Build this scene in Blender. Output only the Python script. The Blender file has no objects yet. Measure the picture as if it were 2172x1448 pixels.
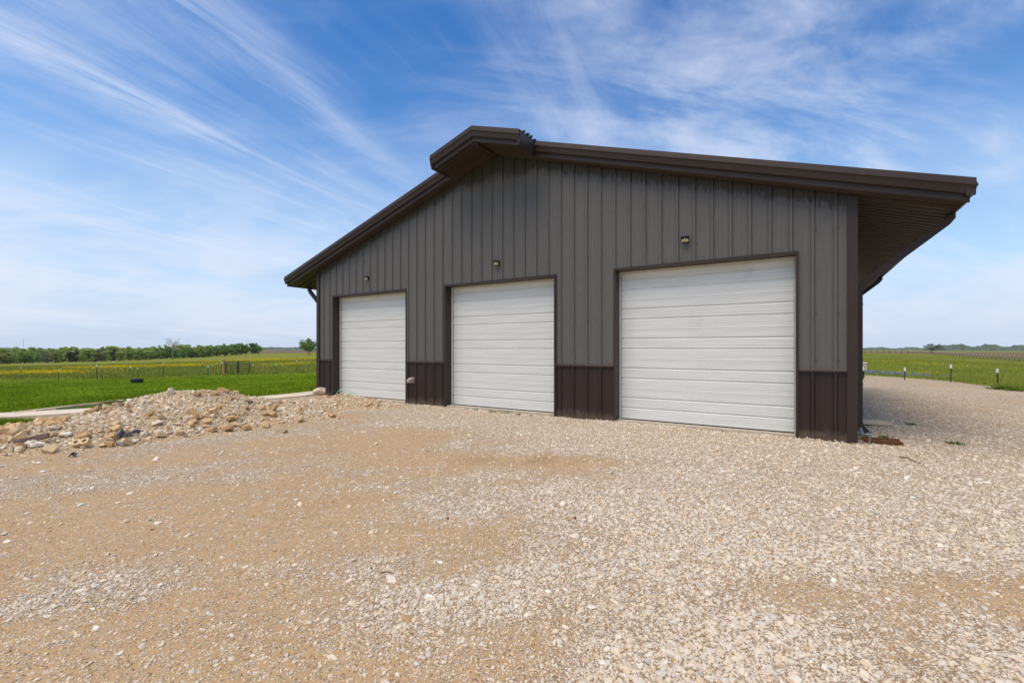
import bpy, bmesh, math, random
import numpy as np
from mathutils import Vector, Matrix, noise as mnoise

R = math.radians
rng = np.random.default_rng(7)
random.seed(11)
sc = bpy.context.scene
col = sc.collection

# ------------------------------------------------------------------ camera
CAMZ, FPX, CX, HY = 1.49, 971.0, 1086.0, 739.0      # photo calibration (2172 px wide)
cam_d = bpy.data.cameras.new('camera')
cam = bpy.data.objects.new('camera', cam_d); col.objects.link(cam)
cam.location = (0, 0, CAMZ); cam.rotation_euler = (R(90), 0, 0)
cam_d.sensor_width = 36.0; cam_d.lens = 36.0 * FPX / 2172.0
cam_d.shift_y = (HY - 724.0) / 2172.0
cam_d.clip_start = 0.05; cam_d.clip_end = 20000
sc.camera = cam

# ------------------------------------------------------------------ world and sun
SUN_EL, SUN_AZ = R(66), R(-136)                      # azimuth measured from +Y towards +X
w = bpy.data.worlds.new('World'); sc.world = w; w.use_nodes = True
wt = w.node_tree; wt.nodes.clear()
def WN(t, **p):
    n = wt.nodes.new(t)
    for k, v in p.items(): setattr(n, k, v)
    return n
def setin(tree, node, ins):
    for k, v in ins.items():
        s = node.inputs[k]
        if isinstance(v, bpy.types.NodeSocket): tree.links.new(v, s)
        else: s.default_value = v
def wmath(op, a, b=0.0, c=0.0, clamp=False):
    n = WN('ShaderNodeMath', operation=op, use_clamp=clamp); setin(wt, n, {0: a, 1: b, 2: c}); return n.outputs[0]
def wramp(x, lo, hi, a=0.0, b=1.0):
    n = WN('ShaderNodeMapRange', interpolation_type='SMOOTHSTEP')
    setin(wt, n, {0: x, 1: lo, 2: hi, 3: a, 4: b}); return n.outputs[0]
tc = WN('ShaderNodeTexCoord')
nrm = WN('ShaderNodeVectorMath', operation='NORMALIZE'); wt.links.new(tc.outputs['Generated'], nrm.inputs[0])
sep = WN('ShaderNodeSeparateXYZ'); wt.links.new(nrm.outputs[0], sep.inputs[0])
dx, dy, dz = sep.outputs
sky = WN('ShaderNodeTexSky', sky_type='NISHITA', sun_disc=False, sun_elevation=SUN_EL, sun_rotation=SUN_AZ,
         altitude=100.0, air_density=1.0, dust_density=0.3, ozone_density=3.0)
zc = wmath('MAXIMUM', dz, 0.0)
kinv = wmath('DIVIDE', 1.0, wmath('ADD', zc, 0.10))
px_, py_ = wmath('MULTIPLY', dx, kinv), wmath('MULTIPLY', dy, kinv)
ca, sa = math.cos(R(24)), math.sin(R(24))            # cirrus run towards a point 24 deg right of the view
al = wmath('ADD', wmath('MULTIPLY', px_, sa), wmath('MULTIPLY', py_, ca))
ac = wmath('SUBTRACT', wmath('MULTIPLY', px_, ca), wmath('MULTIPLY', py_, sa))
def wnoise(sx, sy, off, scale, detail, rough, dist):
    cb = WN('ShaderNodeCombineXYZ')
    setin(wt, cb, {0: wmath('MULTIPLY', al, sx), 1: wmath('MULTIPLY', ac, sy), 2: off})
    n = WN('ShaderNodeTexNoise', noise_dimensions='3D')
    setin(wt, n, {'Vector': cb.outputs[0], 'Scale': scale, 'Detail': detail, 'Roughness': rough, 'Distortion': dist})
    return n.outputs['Fac']
streak = wramp(wnoise(0.30, 1.55, 13.7, 1.15, 5.0, 0.56, 0.35), 0.40, 0.68)
fine = wnoise(0.8, 5.0, 9.1, 1.5, 6.0, 0.68, 0.7)
mask = wramp(wnoise(0.5, 0.8, 35.5, 0.9, 2.0, 0.5, 0.3), 0.32, 0.55)
kd = wmath('DIVIDE', 1.0, wmath('ADD', zc, 0.45))             # loose patches: nearer layer, less drawn out
dxx, dyy = wmath('MULTIPLY', dx, kd), wmath('MULTIPLY', dy, kd)
def dnoise(sx, sy, rot, off, scale, detail, rough, dist):
    c_, s_ = math.cos(rot), math.sin(rot); cb = WN('ShaderNodeCombineXYZ')
    setin(wt, cb, {0: wmath('MULTIPLY', wmath('ADD', wmath('MULTIPLY', dxx, c_), wmath('MULTIPLY', dyy, s_)), sx), 1: wmath('MULTIPLY', wmath('SUBTRACT', wmath('MULTIPLY', dyy, c_), wmath('MULTIPLY', dxx, s_)), sy), 2: off})
    n = WN('ShaderNodeTexNoise', noise_dimensions='3D'); setin(wt, n, {'Vector': cb.outputs[0], 'Scale': scale, 'Detail': detail, 'Roughness': rough, 'Distortion': dist}); return n.outputs['Fac']
puff = wramp(dnoise(1.2, 1.7, 0.15, 23.1, 1.5, 5.0, 0.58, 0.3), 0.34, 0.66)
wisp = wramp(dnoise(1.0, 2.4, 0.1, 11.1, 2.6, 6.0, 0.64, 0.45), 0.34, 0.70, 0.12, 1.0)
c1 = wmath('MULTIPLY', wmath('MULTIPLY', streak, mask), wramp(fine, 0.32, 0.66, 0.25, 1.0))
c1 = wmath('MULTIPLY', c1, wramp(ac, -0.9, 0.1, 1.0, 0.0))       # long streaks on one side, loose patches on the other
c2 = wmath('MULTIPLY', wmath('MULTIPLY', puff, wisp), wramp(ac, -1.3, 0.2, 0.30, 1.0))
veil = wramp(zc, -0.01, 0.46, 0.97, 0.0)            # thin high cloud seen edge-on towards the horizon
lown = wramp(wnoise(0.22, 0.8, 40.0, 0.9, 5.0, 0.6, 0.4), 0.38, 0.66)
c3 = wmath('MAXIMUM', wmath('MULTIPLY', veil, wramp(lown, 0.0, 1.0, 0.72, 1.0)), wramp(zc, 0.0, 0.30, 0.98, 0.0))
lowc = wmath('MULTIPLY', wmath('MULTIPLY', wramp(dnoise(1.0, 1.6, 0.2, 61.0, 2.6, 6.0, 0.62, 0.4), 0.36, 0.62), wramp(zc, 0.40, 0.12, 0.0, 0.8)), wramp(zc, 0.0, 0.06, 0.3, 1.0))
c2 = wmath('MAXIMUM', c2, lowc)
cl = wmath('SUBTRACT', 1.0, wmath('MULTIPLY', wmath('SUBTRACT', 1.0, wmath('MULTIPLY', c1, 0.62)),
           wmath('SUBTRACT', 1.0, wmath('MULTIPLY', c2, 0.70))), clamp=True)
def wvec(op, a, b=(0, 0, 0), sc_=None):
    n = WN('ShaderNodeVectorMath', operation=op); ins = {0: a}
    if sc_ is not None: ins[3] = sc_
    else: ins[1] = b
    setin(wt, n, ins); return n.outputs[0]
nz = wvec('SCALE', sky.outputs[0], sc_=0.2)
gm_ = WN('ShaderNodeGamma'); setin(wt, gm_, {0: nz, 1: 1.58})
blue0 = wvec('DIVIDE', wvec('SCALE', gm_.outputs[0], sc_=11.0), wvec('ADD', wvec('SCALE', gm_.outputs[0], sc_=0.62), (1.0, 1.0, 1.0)))
hs = WN('ShaderNodeHueSaturation'); setin(wt, hs, {'Saturation': 1.12, 'Color': blue0}); blue = hs.outputs[0]
m1 = WN('ShaderNodeMix', data_type='RGBA'); setin(wt, m1, {0: c3, 6: blue, 7: (4.1, 5.1, 6.8, 1.0)})
m2 = WN('ShaderNodeMix', data_type='RGBA'); setin(wt, m2, {0: cl, 6: m1.outputs[2], 7: (6.0, 6.4, 7.4, 1.0)})
bg = WN('ShaderNodeBackground'); setin(wt, bg, {'Color': m2.outputs[2], 'Strength': 0.10})
wo = WN('ShaderNodeOutputWorld'); wt.links.new(bg.outputs[0], wo.inputs[0])

sun_d = bpy.data.lights.new('sun', 'SUN'); sun_d.energy = 2.35; sun_d.angle = R(42); sun_d.color = (1.0, 0.85, 0.65)
sun = bpy.data.objects.new('sun', sun_d); col.objects.link(sun)
sdir = Vector((math.sin(SUN_AZ) * math.cos(SUN_EL), math.cos(SUN_AZ) * math.cos(SUN_EL), math.sin(SUN_EL)))
sun.rotation_euler = sdir.to_track_quat('Z', 'Y').to_euler(); sun.location = sdir * 60
vs = sc.view_settings
vs.view_transform = 'Standard'; vs.look = 'None'; vs.gamma = 1.0; vs.use_curve_mapping = False; vs.exposure = 0.44
sc.cycles.use_denoising = True
sc.cycles.max_bounces = 6; sc.cycles.diffuse_bounces = 3; sc.cycles.glossy_bounces = 2; sc.cycles.volume_bounces = 1

# ------------------------------------------------------------------ helpers
class Mat:
    def __init__(self, name):
        self.m = bpy.data.materials.new(name); self.m.use_nodes = True
        self.t = self.m.node_tree; self.t.nodes.clear()
        self.out = self.n('ShaderNodeOutputMaterial'); self.b = self.n('ShaderNodeBsdfPrincipled')
        self.t.links.new(self.b.outputs[0], self.out.inputs[0])
        self.b.inputs['Specular IOR Level'].default_value = 0.35
    def n(self, t, ins=None, **p):
        nd = self.t.nodes.new(t)
        for k, v in p.items(): setattr(nd, k, v)
        if ins: setin(self.t, nd, ins)
        return nd
    def math(self, op, a, b=0.0, c=0.0, clamp=False):
        return self.n('ShaderNodeMath', {0: a, 1: b, 2: c}, operation=op, use_clamp=clamp).outputs[0]
    def ramp(self, x, lo, hi, a=0.0, b=1.0):
        return self.n('ShaderNodeMapRange', {0: x, 1: lo, 2: hi, 3: a, 4: b}, interpolation_type='SMOOTHSTEP').outputs[0]
    def mix(self, f, a, b, mode='MIX'):
        f4 = lambda c: c if isinstance(c, bpy.types.NodeSocket) else (c[0], c[1], c[2], 1.0)
        return self.n('ShaderNodeMix', {0: f, 6: f4(a), 7: f4(b)}, data_type='RGBA', blend_type=mode).outputs[2]
    def coord(self, kind='Object', scale=(1, 1, 1)):
        if kind == 'World': o = self.n('ShaderNodeNewGeometry').outputs['Position']
        else: o = self.n('ShaderNodeTexCoord').outputs[kind]
        return self.n('ShaderNodeMapping', {'Vector': o, 'Scale': scale}).outputs[0]
    def noise(self, v, scale, detail=4.0, rough=0.55, dist=0.0, out='Fac'):
        return self.n('ShaderNodeTexNoise', {'Vector': v, 'Scale': scale, 'Detail': detail, 'Roughness': rough, 'Distortion': dist}).outputs[out]
    def bump(self, h, strength=0.4, dist=0.01):
        b = self.n('ShaderNodeBump', {'Height': h, 'Strength': strength, 'Distance': dist}).outputs[0]
        self.t.links.new(b, self.b.inputs['Normal'])
    def set(self, **k):
        for a, v in k.items():
            a = {'color': 'Base Color', 'rough': 'Roughness', 'metal': 'Metallic', 'spec': 'Specular IOR Level'}[a]
            if isinstance(v, bpy.types.NodeSocket): self.t.links.new(v, self.b.inputs[a])
            elif a == 'Base Color': self.b.inputs[a].default_value = (*v[:3], 1)
            else: self.b.inputs[a].default_value = v
        return self

def simple(name, c, rough=0.6, var=0.18, scale=6.0, kind='Object', stretch=(1, 1, 1), metal=0.0, spec=0.35, bump=0.0):
    m = Mat(name); v = m.coord(kind, stretch); f = m.noise(v, scale, 5.0, 0.6)
    m.set(color=m.mix(m.ramp(f, 0.25, 0.75), [x * (1 - var) for x in c], [min(1, x * (1 + var)) for x in c]), rough=rough, metal=metal, spec=spec)
    if bump: m.bump(f, bump, 0.01)
    return m.m

class MB:
    def __init__(self): self.v = []; self.f = []
    def add(self, vs_, fs):
        o = len(self.v); self.v += [tuple(p) for p in vs_]; self.f += [tuple(i + o for i in f) for f in fs]; return self
    def box(self, a, b):
        x0, y0, z0 = a; x1, y1, z1 = b
        return self.add([(x0,y0,z0),(x1,y0,z0),(x1,y1,z0),(x0,y1,z0),(x0,y0,z1),(x1,y0,z1),(x1,y1,z1),(x0,y1,z1)],
                        [(3,2,1,0),(4,5,6,7),(0,1,5,4),(1,2,6,5),(2,3,7,6),(3,0,4,7)])
    def loops(self, rings, closed=True, caps=True):
        n = len(rings[0]); vs_ = [p for r in rings for p in r]; fs = []
        for k in range(len(rings) - 1):
            for i in range(n if closed else n - 1):
                j = (i + 1) % n; fs.append((k*n+i, k*n+j, (k+1)*n+j, (k+1)*n+i))
        if caps and closed: fs += [tuple(range(n))[::-1], tuple(range((len(rings)-1)*n, len(rings)*n))]
        return self.add(vs_, fs)
    def tube(self, pts, rad, n=6, caps=True):
        pts = [Vector(p) for p in pts]; rad = rad if isinstance(rad, (list, tuple)) else [rad] * len(pts)
        rings = []; up = None
        for i, p in enumerate(pts):
            t = (pts[min(i+1, len(pts)-1)] - pts[max(i-1, 0)]).normalized()
            if up is None: up = t.orthogonal().normalized()
            s = t.cross(up); s = s.normalized() if s.length > 1e-6 else t.orthogonal().normalized(); up = s.cross(t).normalized()
            rings.append([p + (up * math.cos(a) + s * math.sin(a)) * rad[i] for a in [2*math.pi*k/n for k in range(n)]])
        return self.loops(rings, True, caps)
    def duct(self, pts, w_, d_, wdir):           # rectangular tube; wdir = direction of width
        pts = [Vector(p) for p in pts]; wd = Vector(wdir).normalized(); rings = []
        for i, p in enumerate(pts):
            t = Vector((0, 0, 0)); 
            ta = (pts[i] - pts[i-1]).normalized() if i > 0 else None
            tb = (pts[i+1] - pts[i]).normalized() if i < len(pts)-1 else None
            t = ((ta or tb) + (tb or ta)).normalized(); cosh = abs(t.dot(tb or ta))
            nn = t.cross(wd).normalized() / max(cosh, 0.5)
            rings.append([p + wd*(sx*w_/2) + nn*(sy*d_/2) for sx, sy in ((-1,-1),(1,-1),(1,1),(-1,1))])
        return self.loops(rings)
    def build(self, name, mat, parent=None, smooth=False, bevel=0.0):
        me = bpy.data.meshes.new(name); me.from_pydata(self.v, [], self.f); 
        bm = bmesh.new(); bm.from_mesh(me)
        bmesh.ops.recalc_face_normals(bm, faces=bm.faces)
        if bevel: bmesh.ops.bevel(bm, geom=bm.edges, offset=bevel, segments=1, affect='EDGES')
        bm.to_mesh(me); bm.free()
        if smooth: me.polygons.foreach_set('use_smooth', [True] * len(me.polygons))
        return link(name, me, mat, parent)
def link(name, me, mat, parent=None):
    o = bpy.data.objects.new(name, me); col.objects.link(o)
    if mat and not len(me.materials): me.materials.append(mat)
    if parent: o.parent = parent
    return o
def tag(o, label, cat, group=None):
    o['label'] = label; o['category'] = cat
    if group: o['group'] = group
    return o
def empty(name, loc, rz=0.0):
    o = bpy.data.objects.new(name, None); o.location = loc; o.rotation_euler = (0, 0, rz); o.empty_display_size = 0.2
    col.objects.link(o); return o
def copy_tree(o, parent=None):
    c = o.copy(); col.objects.link(c); c.parent = parent
    for ch in [x for x in o.children]: copy_tree(ch, c)
    return c
def raw_mesh(name, verts, faces_flat, per):
    me = bpy.data.meshes.new(name); nf = len(faces_flat) // per
    me.vertices.add(len(verts)); me.vertices.foreach_set('co', np.asarray(verts, np.float32).ravel())
    me.loops.add(len(faces_flat)); me.loops.foreach_set('vertex_index', np.asarray(faces_flat, np.int32))
    me.polygons.add(nf); me.polygons.foreach_set('loop_start', np.arange(nf, dtype=np.int32) * per)
    me.update(calc_edges=True); return me
def fattr(me, name, arr):
    a = me.attributes.new(name, 'FLOAT', 'POINT'); a.data.foreach_set('value', np.asarray(arr, np.float32))

def sstep(x, a, b):
    t = np.clip((np.asarray(x, float) - a) / (b - a), 0, 1); return t * t * (3 - 2 * t)
_perm = np.random.default_rng(3).random((256, 256))
def vnoise(x, y):
    x = np.asarray(x, float); y = np.asarray(y, float)
    xi = np.floor(x).astype(int); yi = np.floor(y).astype(int); fx = x - xi; fy = y - yi
    fx = fx*fx*(3-2*fx); fy = fy*fy*(3-2*fy); g = lambda a, b: _perm[a % 256, b % 256]
    return (g(xi,yi)*(1-fx)+g(xi+1,yi)*fx)*(1-fy) + (g(xi,yi+1)*(1-fx)+g(xi+1,yi+1)*fx)*fy
def fbm(x, y, o=4):
    s = 0; a = 0.5; t = 0
    for k in range(o): s = s + a * vnoise(x * 2**k + 17*k, y * 2**k + 31*k); t += a; a *= 0.55
    return s / t

# ------------------------------------------------------------------ terrain heights
BA = math.atan2(0.534, 0.845)                        # facade turned by this angle
U = np.array([math.cos(-BA), math.sin(-BA)]); V = np.array([math.sin(BA), math.cos(BA)])
W_, DEP = 13.63, 12.2
RC = np.array([5.393, 7.2]); LC = RC - U * W_
def b2w(x, y): p = LC + U * x + V * y; return float(p[0]), float(p[1])
def ray(px, D): return (px - CX) / FPX * D, D
CTRL = []
for px, py, D in [(0,878,10.2),(300,862,11.4),(600,846,13.5),(100,824,25),(400,815,27),(44,803,44),(206,805,44),(346,799,46),(474,794,48),
                  (585,791,50),(671,787,52),(0,786,90),(300,778,100),(600,770,100),(-300,778,220),(0,772,235),(150,768,250),(300,764,262),(450,757,290),(550,750,330),
                  (653,753,260),(0,757,500),(300,751,600),(600,744.5,800),(600,742,3000),(100,745,3000),
                  (1850,748.7,194),(2154,765.4,120),(2017,809,31),(1918,805,33),(2116,816,29),(1850,771,60),(2050,782,55),
                  (1962,750.3,180),(2086,760.5,140),(2000,743.5,1500),(2172,744.5,1500),(1850,743,1500),(2300,775,110),(1400,745,300),(1000,745,300),(1400,743,1500),(1000,743,1500),
                  (2300,743,3000),(1900,742,3000)]:
    x, y = ray(px, D); CTRL.append((math.atan2(x, y), math.log(math.hypot(x, y)), CAMZ - (py - HY) / FPX * D))
for a in (-150, -110, -70, 70, 110, 150, 180):
    for r_, z_ in ((12, 0.0), (60, -1.0), (300, -3.0), (3000, -9.0)): CTRL.append((R(a), math.log(r_), z_))
CTRL = np.array(CTRL)
def _feat(a, l): return np.stack([np.sin(a) * 2.2, np.cos(a) * 2.2, l], -1)
P = _feat(CTRL[:, 0], CTRL[:, 1])
def _phi(d): return d
K = _phi(np.linalg.norm(P[:, None] - P[None], axis=-1)) + np.eye(len(P)) * 0.02
Q = np.c_[np.ones(len(P)), P]
A = np.block([[K, Q], [Q.T, np.zeros((4, 4))]])
CO = np.linalg.solve(A, np.r_[CTRL[:, 2], np.zeros(4)])
def field(x, y):
    r = np.clip(np.hypot(x, y), 8, 3200); a = np.arctan2(x, y); F = _feat(a, np.log(r)); sh = F.shape[:-1]; F = F.reshape(-1, 3)
    out = np.empty(len(F))
    for i in range(0, len(F), 20000):
        f = F[i:i+20000]; out[i:i+20000] = _phi(np.linalg.norm(f[:, None] - P[None], axis=-1)) @ CO[:len(P)] + np.c_[np.ones(len(f)), f] @ CO[len(P):]
    return out.reshape(sh)
YARD = np.array([(-20,7.2),(-14.5,8.2),(-11.6,9.35),(-9.6,10.75),(-7.6,13.0),(-6.5,14.6),(-5.4,17.5),(-1,25.2),(2.5,29),(10,34),(17,33.5),(22.1,28.5),(22.3,26),(22,23),(20.4,19.4),(19.0,16.9),(19.5,13.5),(23,6),(25,-10),(-20,-10)])
def sdist(x, y):
    p = np.stack([np.asarray(x, float), np.asarray(y, float)], -1); d = np.full(p.shape[:-1], 1e9); ins = np.zeros(p.shape[:-1], bool)
    for i in range(len(YARD)):
        a, b = YARD[i], YARD[(i + 1) % len(YARD)]; e = b - a; w_ = p - a
        t = np.clip((w_ @ e) / (e @ e), 0, 1); q = w_ - t[..., None] * e; d = np.minimum(d, np.hypot(q[..., 0], q[..., 1]))
        c = ((a[1] <= p[..., 1]) != (b[1] <= p[..., 1])) & (p[..., 0] < (b[0]-a[0]) * (p[..., 1]-a[1]) / (b[1]-a[1] + 1e-12) + a[0])
        ins ^= c
    return np.where(ins, -d, d)
def H(x, y, sd=None):
    x = np.asarray(x, float); y = np.asarray(y, float)
    sd = sdist(x, y) if sd is None else sd
    t = sstep(sd, 0.0, 10.0) * 0.75 + np.clip(sd / 10, 0, 1) * 0.25
    padz = -0.16 * sstep(np.hypot(x, y), 17, 30)
    return padz * (1 - t) + field(x, y) * t
def H1(x, y): return float(H(np.array([x]), np.array([y]))[0])
def pick(px, py):                                     # ground point seen at a photo pixel
    D = np.geomspace(3, 1500, 900); x = (px - CX) / FPX * D; h = H(x, D); z = CAMZ - (py - HY) / FPX * D
    i = int(np.argmax(z <= h)); i = i if z[i] <= h[i] else len(D) - 1
    return float(x[i]), float(D[i]), float(h[i])
def gmask(x, y):                                      # 1 = loose pale gravel, 0 = packed sandy dirt
    ang = R(-30); xr = x*math.cos(ang) - y*math.sin(ang); yr = x*math.sin(ang) + y*math.cos(ang)
    n = fbm(xr * 0.26 + 3, yr * 0.75 + 9, 5)
    n2 = fbm(x * 1.1 + 40, y * 1.1 + 12, 4); n3 = fbm(x * 4.3 + 4, y * 4.3 + 2, 3)
    side = 0.085 * np.tanh((x + 0.2 + 0.20 * (y - 5)) / 2.6)
    tracks = -0.15 * np.exp(-((yr - 4.6) / 0.8) ** 2) * sstep(-xr, -3.0, 1.0) - 0.20 * np.exp(-((x + 2.2) / 2.6) ** 2 - ((y - 7.2) / 1.3) ** 2) + 0.12 * np.exp(-((x + 0.3) / 2.0) ** 2 - ((y - 2.9) / 0.6) ** 2)
    patch = -0.30 * np.exp(-((x - 0.1) / 1.2) ** 2 - ((y - 6.1) / 0.35) ** 2) - 0.22 * np.exp(-((x - 3.2) / 1.6) ** 2 - ((y - 2.75) / 0.30) ** 2) - 0.20 * np.exp(-((x + 1.6) / 1.8) ** 2 - ((y - 3.6) / 0.4) ** 2)
    apron = 0.22 * np.exp(-(((x - LC[0]) * V[0] + (y - LC[1]) * V[1] + 1.1) / 1.1) ** 2)
    tracks = tracks - 0.13 * ruts(x, y)
    return sstep(n * 0.62 + n2 * 0.30 + n3 * 0.16 - 0.02 + side + tracks + patch + apron, 0.33, 0.66)
def ruts(x, y):
    a = R(-24); xr = x*math.cos(a) - y*math.sin(a); yr = x*math.sin(a) + y*math.cos(a) + 0.35 * np.sin(xr * 0.35)
    g = sum(np.exp(-((yr - c) / 0.17) ** 2) for c in (3.1, 4.7, 5.6, 7.2)); return g * (1 - sstep(xr, -1.0, 3.5))
def yz(x, y): return -0.022 * ruts(x, y) +  0.035 * (fbm(x * 0.5 + 5, y * 0.5, 3) - 0.5) + 0.02 * (fbm(x * 2.2, y * 2.2 + 8, 3) - 0.5)

# ------------------------------------------------------------------ ground materials
def field_material():
    m = Mat('field_grass'); pos = m.coord('World')
    lush = m.n('ShaderNodeAttribute', attribute_name='lush').outputs['Fac']
    plow = m.n('ShaderNodeAttribute', attribute_name='plow').outputs['Fac']
    dry = m.n('ShaderNodeAttribute', attribute_name='dry').outputs['Fac']
    n1 = m.noise(pos, 0.35, 6, 0.62); n2 = m.noise(pos, 3.2, 6, 0.7); n3 = m.noise(pos, 0.045, 5, 0.6)
    a = m.mix(m.ramp(n2, 0.3, 0.7), (0.12, 0.185, 0.012), (0.21, 0.30, 0.022))
    b = m.mix(m.ramp(n2, 0.3, 0.7), (0.15, 0.18, 0.03), (0.26, 0.285, 0.06))
    b = m.mix(m.ramp(n3, 0.42, 0.66, 0.0, 0.55), b, (0.21, 0.19, 0.055))
    c = m.mix(lush, b, a)
    c = m.mix(m.math('MULTIPLY', m.ramp(n1, 0.58, 0.74), 0.55), c, (0.10, 0.085, 0.045))
    c = m.mix(dry, c, m.mix(n2, (0.30, 0.23, 0.10), (0.44, 0.34, 0.17)))
    c = m.mix(plow, c, m.mix(n1, (0.13, 0.085, 0.065), (0.22, 0.155, 0.12)))
    m.set(color=c, rough=1.0, spec=0.0); m.bump(n2, 0.5, 0.06); return m.m
def yard_material():
    m = Mat('yard_gravel'); pos = m.coord('World')
    g = m.n('ShaderNodeAttribute', attribute_name='gravel').outputs['Fac']
    damp_shade = m.n('ShaderNodeAttribute', attribute_name='damp_shade').outputs['Fac']
    dry = m.n('ShaderNodeAttribute', attribute_name='dry').outputs['Fac']
    def vor(s, k): return m.n('ShaderNodeTexVoronoi', {'Vector': pos, 'Scale': s, 'Randomness': 1.0}).outputs[k]
    v1d, v1c = vor(84.0, 'Distance'), vor(84.0, 'Color'); v2d, v2c = vor(26.0, 'Distance'), vor(26.0, 'Color')
    sp = m.n('ShaderNodeSeparateColor', {0: v1c}).outputs; sp2 = m.n('ShaderNodeSeparateColor', {0: v2c}).outputs
    nf = m.noise(pos, 130.0, 3, 0.7); nb = m.noise(pos, 1.6, 6, 0.65); nm = m.noise(pos, 9.0, 5, 0.65)
    sand = m.mix(nb, (0.37, 0.225, 0.095), (0.55, 0.365, 0.19))
    gr_ = m.noise(pos, 330.0, 2, 0.6); sand = m.mix(m.ramp(nf, 0.3, 0.75, 0.0, 0.5), sand, (0.66, 0.48, 0.28)); sand = m.mix(m.ramp(gr_, 0.45, 0.8, 0.0, 0.5), sand, (0.28, 0.17, 0.08)); sand = m.mix(m.ramp(m.noise(pos, 0.55, 5, 0.6), 0.45, 0.72, 0.0, 0.6), sand, (0.42, 0.26, 0.12))
    pal = m.n('ShaderNodeValToRGB', {0: sp[0]})
    e = pal.color_ramp.elements; e[0].position = 0.0; e[0].color = (0.34, 0.235, 0.13, 1); e[1].position = 1.0; e[1].color = (0.85, 0.75, 0.59, 1)
    for p_, c_ in ((0.2, (0.50, 0.365, 0.22)), (0.45, (0.63, 0.50, 0.355)), (0.7, (0.70, 0.595, 0.47)), (0.85, (0.58, 0.52, 0.44))):
        k = e.new(p_); k.color = (*c_, 1)
    peb = m.mix(m.ramp(v1d, 0.25, 0.62, 0.0, 0.7), pal.outputs[0], (0.25, 0.16, 0.08))
    big = m.mix(m.ramp(sp2[1], 0.90, 0.93), peb, m.mix(sp2[0], (0.56, 0.45, 0.32), (0.76, 0.66, 0.53)))
    cov = m.ramp(m.math('ADD', m.math('MULTIPLY', g, 1.15), m.math('MULTIPLY', m.math('SUBTRACT', nm, 0.5), 0.9)), 0.05, 0.8, 0.38, 0.97)
    pick_ = m.math('GREATER_THAN', cov, sp[1])
    c = m.mix(pick_, sand, big)
    c = m.mix(damp_shade, c, m.mix(1.0, c, (0.62, 0.58, 0.53), 'MULTIPLY'))
    c = m.mix(m.math('MULTIPLY', dry, m.ramp(nm, 0.35, 0.65)), c, (0.52, 0.38, 0.15))
    h = m.math('ADD', m.math('MULTIPLY', m.math('SUBTRACT', 0.6, v1d), m.math('MULTIPLY', pick_, 0.8)), m.math('ADD', m.math('MULTIPLY', nf, 0.25), m.math('MULTIPLY', nm, 0.9)))
    m.set(color=c, rough=0.92, spec=0.2); m.bump(h, 0.75, 0.014); return m.m

# ------------------------------------------------------------------ ground sheets
def make_field():
    rr = np.r_[0.0, np.geomspace(1.5, 3400, 240)]; na = 300; aa = np.linspace(0, 2*math.pi, na, endpoint=False)
    RR, AA = np.meshgrid(rr, aa, indexing='ij'); X = RR * np.sin(AA); Y = RR * np.cos(AA)
    sd = sdist(X, Y); Z = H(X, Y, sd)
    Z = Z - 0.12 * sstep(-sd, -0.05, 0.7)
    amp = np.where(sd > 0, np.clip(sd / 8, 0, 1), 0) * np.clip(RR / 300, 0.15, 1.0)
    Z = Z + amp * 0.5 * (fbm(X * 0.06, Y * 0.06, 4) - 0.5) * (RR < 2500)
    verts = np.stack([X, Y, Z], -1).reshape(-1, 3); nr = len(rr)
    i, j = np.meshgrid(np.arange(nr - 1), np.arange(na), indexing='ij'); j2 = (j + 1) % na
    f = np.stack([i*na+j, i*na+j2, (i+1)*na+j2, (i+1)*na+j], -1).reshape(-1)
    me = raw_mesh('field', verts, f, 4); me.polygons.foreach_set('use_smooth', [True] * len(me.polygons))
    D = np.maximum(Y, 0.1); PX = CX + X / D * FPX
    left = (X < 0)
    lush = np.where(left, 1 - sstep(RR, 44, 58), 0.35 * (1 - sstep(RR, 60, 150)))
    lush = np.maximum(lush, 0.8 * np.exp(-((X + 44) / 8.0) ** 2 - ((Y - 66) / 3.0) ** 2))
    lush = np.maximum(lush, np.where(~left, 0.85 * np.exp(-((RR - 68) / 9.0) ** 2), 0))
    plow = sstep(RR, 390, 420) * (1 - sstep(RR, 1700, 2100)) * sstep(PX, 540, 560) * (PX < 1300) * left
    plow = np.maximum(plow, sstep(RR, 215, 260) * 0.75 * (X > 0) * (1 - sstep(RR, 900, 1200)))
    plow = np.maximum(plow, 0.85 * (X > 0) * sstep(PX, 1900, 1960) * sstep(Y - np.interp(PX, [1925, 2160, 2400], [197, 121, 90]), 0, 4) * (RR < 420) * (Y > 1))
    dry = np.exp(-(np.abs(sd - 0.2) / 0.35) ** 2) * (0.4 + 0.6 * (X > 5)) * (fbm(X * .6, Y * .6) > 0.42)
    for nme, a in (('lush', lush), ('plow', plow), ('dry', dry)): fattr(me, nme, a.ravel())
    o = link('field', me, field_material()); o['kind'] = 'structure'
make_field()
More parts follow.
